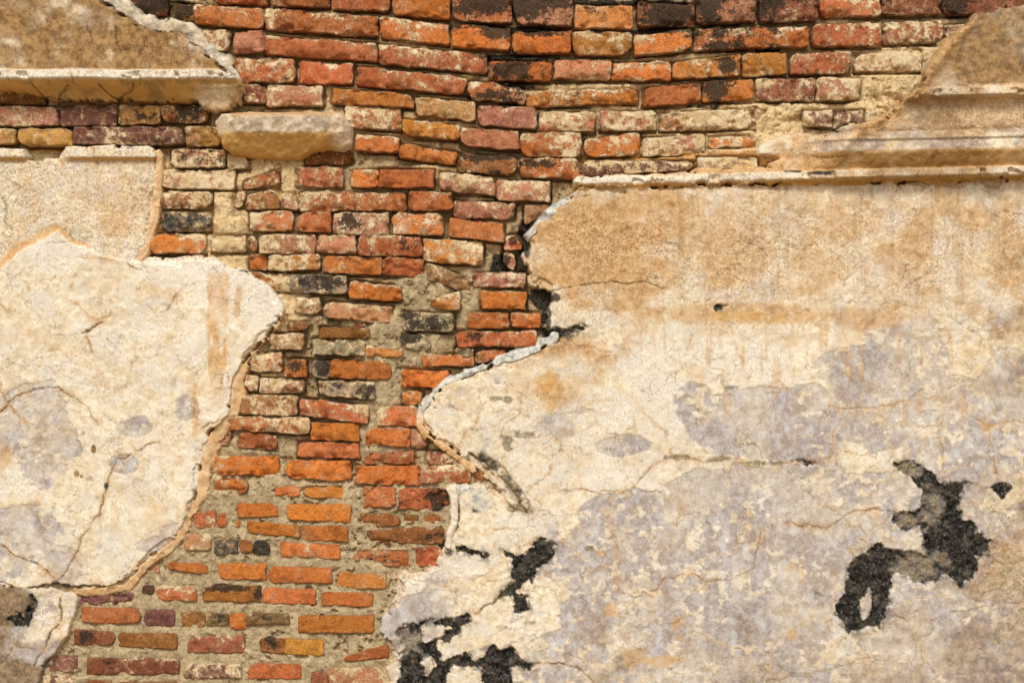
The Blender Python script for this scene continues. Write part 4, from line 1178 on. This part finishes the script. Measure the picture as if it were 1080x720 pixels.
# ---- upper left cornice fragment
CORN_L = [(X0,-120),(40,-118),(85,-60),(98,-20),(104,0),(134,18),(158,35),(192,35),(206,50),(225,66),(243,80),(258,86),(256,104),(247,114),(229,123),(219,118),(210,108),(170,109),(120,107),(60,108),(45,100),(20,97),(0,96),(X0,96)]
PROF_L = np.array([(-200,34),(2,34),(5,36),(60,35),(77.5,36),(79,42),(86.8,42.5),(88,39),(98,24),(108,16),(124,10)], np.float32)
def fn_cl(X, Y, sd):
    yy = Y + (fbm(X, Y, 40, 2, 3) - .5) * 2
    D = prof(yy, PROF_L) + (fbm(X, Y, 60, 3, 4) - .5) * 4 + (fbm(X, Y, 14, 5, 5) - .5) * 3.2 + (fbm(X, Y, 4, 3, 6) - .5) * 1.5
    D -= 6 * sstep(.60, .67, fbm(X, Y, 13, 4, 11)) * np.exp(-((yy - 84) / 4) ** 2)
    # bays in the broken underside
    for (cx, cy, rx, ry) in ((85, 102, 34, 9), (150, 108, 40, 9), (25, 104, 40, 9)):
        D -= 9 * np.exp(-(((X - cx) / rx) ** 2 + ((Y - cy) / ry) ** 2) ** 2) * (Y > 90)
    chunk = sstep(200, 214, X) * sstep(90, 96, Y)
    D += chunk * 5
    n = fbm(X, Y, 24, 5, 7) - .5
    st = fbm(X, Y, 22, 3, 8, sx=1.0, sy=.08)
    fascia = 1 - sstep(76, 79, yy)
    brown = fascia * sstep(.35, .75, blobs(X, Y, [(38,30,13,46,.95),(112,22,14,26,.75),(10,70,60,9,.6),(120,74,90,6,.75),(170,60,40,20,.55),(20,-10,60,14,.6),(60,40,220,70,.52),(20,60,50,14,.6),(200,66,40,14,.5),(0,20,50,70,.6),(90,-6,80,16,.6)]) + .28 + n * 1.2 + (st - .5) * .5) * .8  # brown stains; blobs at the left and top also paint a corner vignette
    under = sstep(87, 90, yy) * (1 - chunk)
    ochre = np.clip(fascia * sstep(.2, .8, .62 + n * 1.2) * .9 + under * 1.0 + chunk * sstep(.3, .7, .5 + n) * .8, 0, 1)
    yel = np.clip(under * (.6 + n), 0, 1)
    white = np.clip((sstep(79, 80.5, yy) * (1 - sstep(86.5, 88.5, yy))) * (1 - chunk) + fascia * thr(blobs(X, Y, [(145,50,16,20,.8),(70,40,16,40,.5),(10,40,14,20,.5)]), X, Y, 10, 3) * .6, 0, 1) * sstep(.28, .5, fbm(X, Y, 20, 4, 9))
    grey = fascia * sstep(.45, .62, .40 + (fbm(X, Y, 34, 5, 2) - .5) * 1.3 + blobs(X, Y, [(80,25,18,40,.25)])) * .8
    olive = under * sstep(.5, .65, fbm(X, Y, 14, 4, 4)) * .45
    speck = np.clip(.45 + blobs(X, Y, [(190,60,40,26,.6)]) + n, 0, 1)
    dk, oc = cracks_of(X, Y, D, [([(40,92),(46,103),(52,112)], 1.4, 1), ([(108,92),(118,102),(128,106),(140,97),(146,92)], 1.4, .95), ([(126,22),(130,45),(131,58),(140,59)], .9, .7), ([(98,20),(100,40),(106,52)], .9, .6),
                                ([(160,40),(156,60)], .7, .5), ([(22,50),(28,80)], .7, .4), ([(17,84),(18,92)], .8, .7), ([(83,84),(84,91)], .8, .7), ([(154,83),(154,92)], .8, .8), ([(48,104),(62,104),(78,94)], 1.1, .8)])
    return D, pack(ochre, grey, thr(blobs(X, Y, [(92,0,12,5,.7)]), X, Y, 6, 3), dk), pack(brown, white, speck, X * 0), pack(X * 0, olive, yel, X * 0 + 1)
cl = relief('cornice_moulding', CORN_L, fn_cl, wall, rag=2.2, edge=2.5, label='brown streaked cornice moulding with white nosing at the upper left of the wall', ragscale=12)
relief('edge_fillet', [(96,-14),(126,-4),(150,14),(178,20),(200,24),(212,32),(228,48),(240,56),(248,70),(258,84),(258,102),(240,118),(232,122),(230,118),(246,104),(249,88),(240,79),(225,66),(206,50),(190,37),(160,37),(134,20),(104,2)],
       fn_fillet(8, 27, 'cement', CORN_L, 22), cl, rag=2.2, edge=4, slope=4, label='grey cement smeared along the broken cornice end')

# ---- short cornice block standing alone
BLOCK = [(229,128),(236,122),(262,120),(310,119),(352,119),(360,122),(371,134),(371,152),(362,158),(345,157),(330,160),(316,167),(296,168),(270,166),(248,163),(237,155),(231,143)]
def fn_bl(X, Y, sd):
    P = np.array([(116,12),(119,16),(124,30),(126,33),(142,33),(145,31),(156,21),(166,12),(172,9)], np.float32)
    D = prof(Y, P)
    endl = np.clip((X - 229) / 16, 0, 1); endr = np.clip((374 - X) / 12, 0, 1)
    D = np.minimum(D, 10 + 24 * endl); D = np.minimum(D, 12 + 22 * endr ** .8)
    D += (fbm(X, Y, 26, 3, 4) - .5) * 6 + (fbm(X, Y, 9, 4, 5) - .5) * 5 + (fbm(X, Y, 3, 2, 6) - .5) * 1.4
    D -= sstep(346, 362, X + (Y - 140) * .5) * 12 * fbm(X, Y, 12, 4, 1)
    n = fbm(X, Y, 16, 5, 3) - .5
    midx = sstep(243, 248, X) * (1 - sstep(345, 354, X + (Y - 140) * .3))
    topb = 1 - sstep(124, 126, Y)
    face = sstep(124, 126, Y) * (1 - sstep(141, 144, Y)) * midx
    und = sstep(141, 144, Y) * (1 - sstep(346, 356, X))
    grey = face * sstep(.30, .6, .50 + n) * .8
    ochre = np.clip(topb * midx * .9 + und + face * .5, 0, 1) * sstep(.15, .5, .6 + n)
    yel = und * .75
    white = np.clip((1 - midx) * .6 * (1 - und), 0, 1) * sstep(.3, .55, fbm(X, Y, 9, 4, 2))
    lip = (1 - midx) * .4 * (1 - und)
    olive = face * sstep(.52, .64, fbm(X, Y, 7, 4, 7)) * .5
    z = X * 0
    return D, pack(ochre, grey, z, z), pack(z, white, z + .45, lip), pack(face * .2, olive, yel, z + 1)
relief('cornice_moulding', BLOCK, fn_bl, wall, rag=1.6, edge=3.0, label='short ochre cornice block left standing between the bricks')

# ------------------------------------------------------------------ ground
n = 60
gx = np.linspace(-1, 1, n); gx = np.sign(gx) * np.abs(gx) ** 3 * 400
GX, GY = np.meshgrid(gx, gx)
GZ = np.where(np.hypot(GX, GY) > 6, (fbm(GX.ravel(), GY.ravel(), 9, 3, 2).reshape(GX.shape) - .5) * .3, 0.0)
idx = np.arange(n * n).reshape(n, n)
q = np.stack([idx[:-1, :-1], idx[:-1, 1:], idx[1:, 1:], idx[1:, :-1]], -1).reshape(-1, 4)
gm_ = mesh_from('ground', np.stack([GX.ravel(), GY.ravel(), GZ.ravel()], -1), q)
gr = link_mesh('ground', gm_, M_GROUND)
gr['kind'] = 'structure'
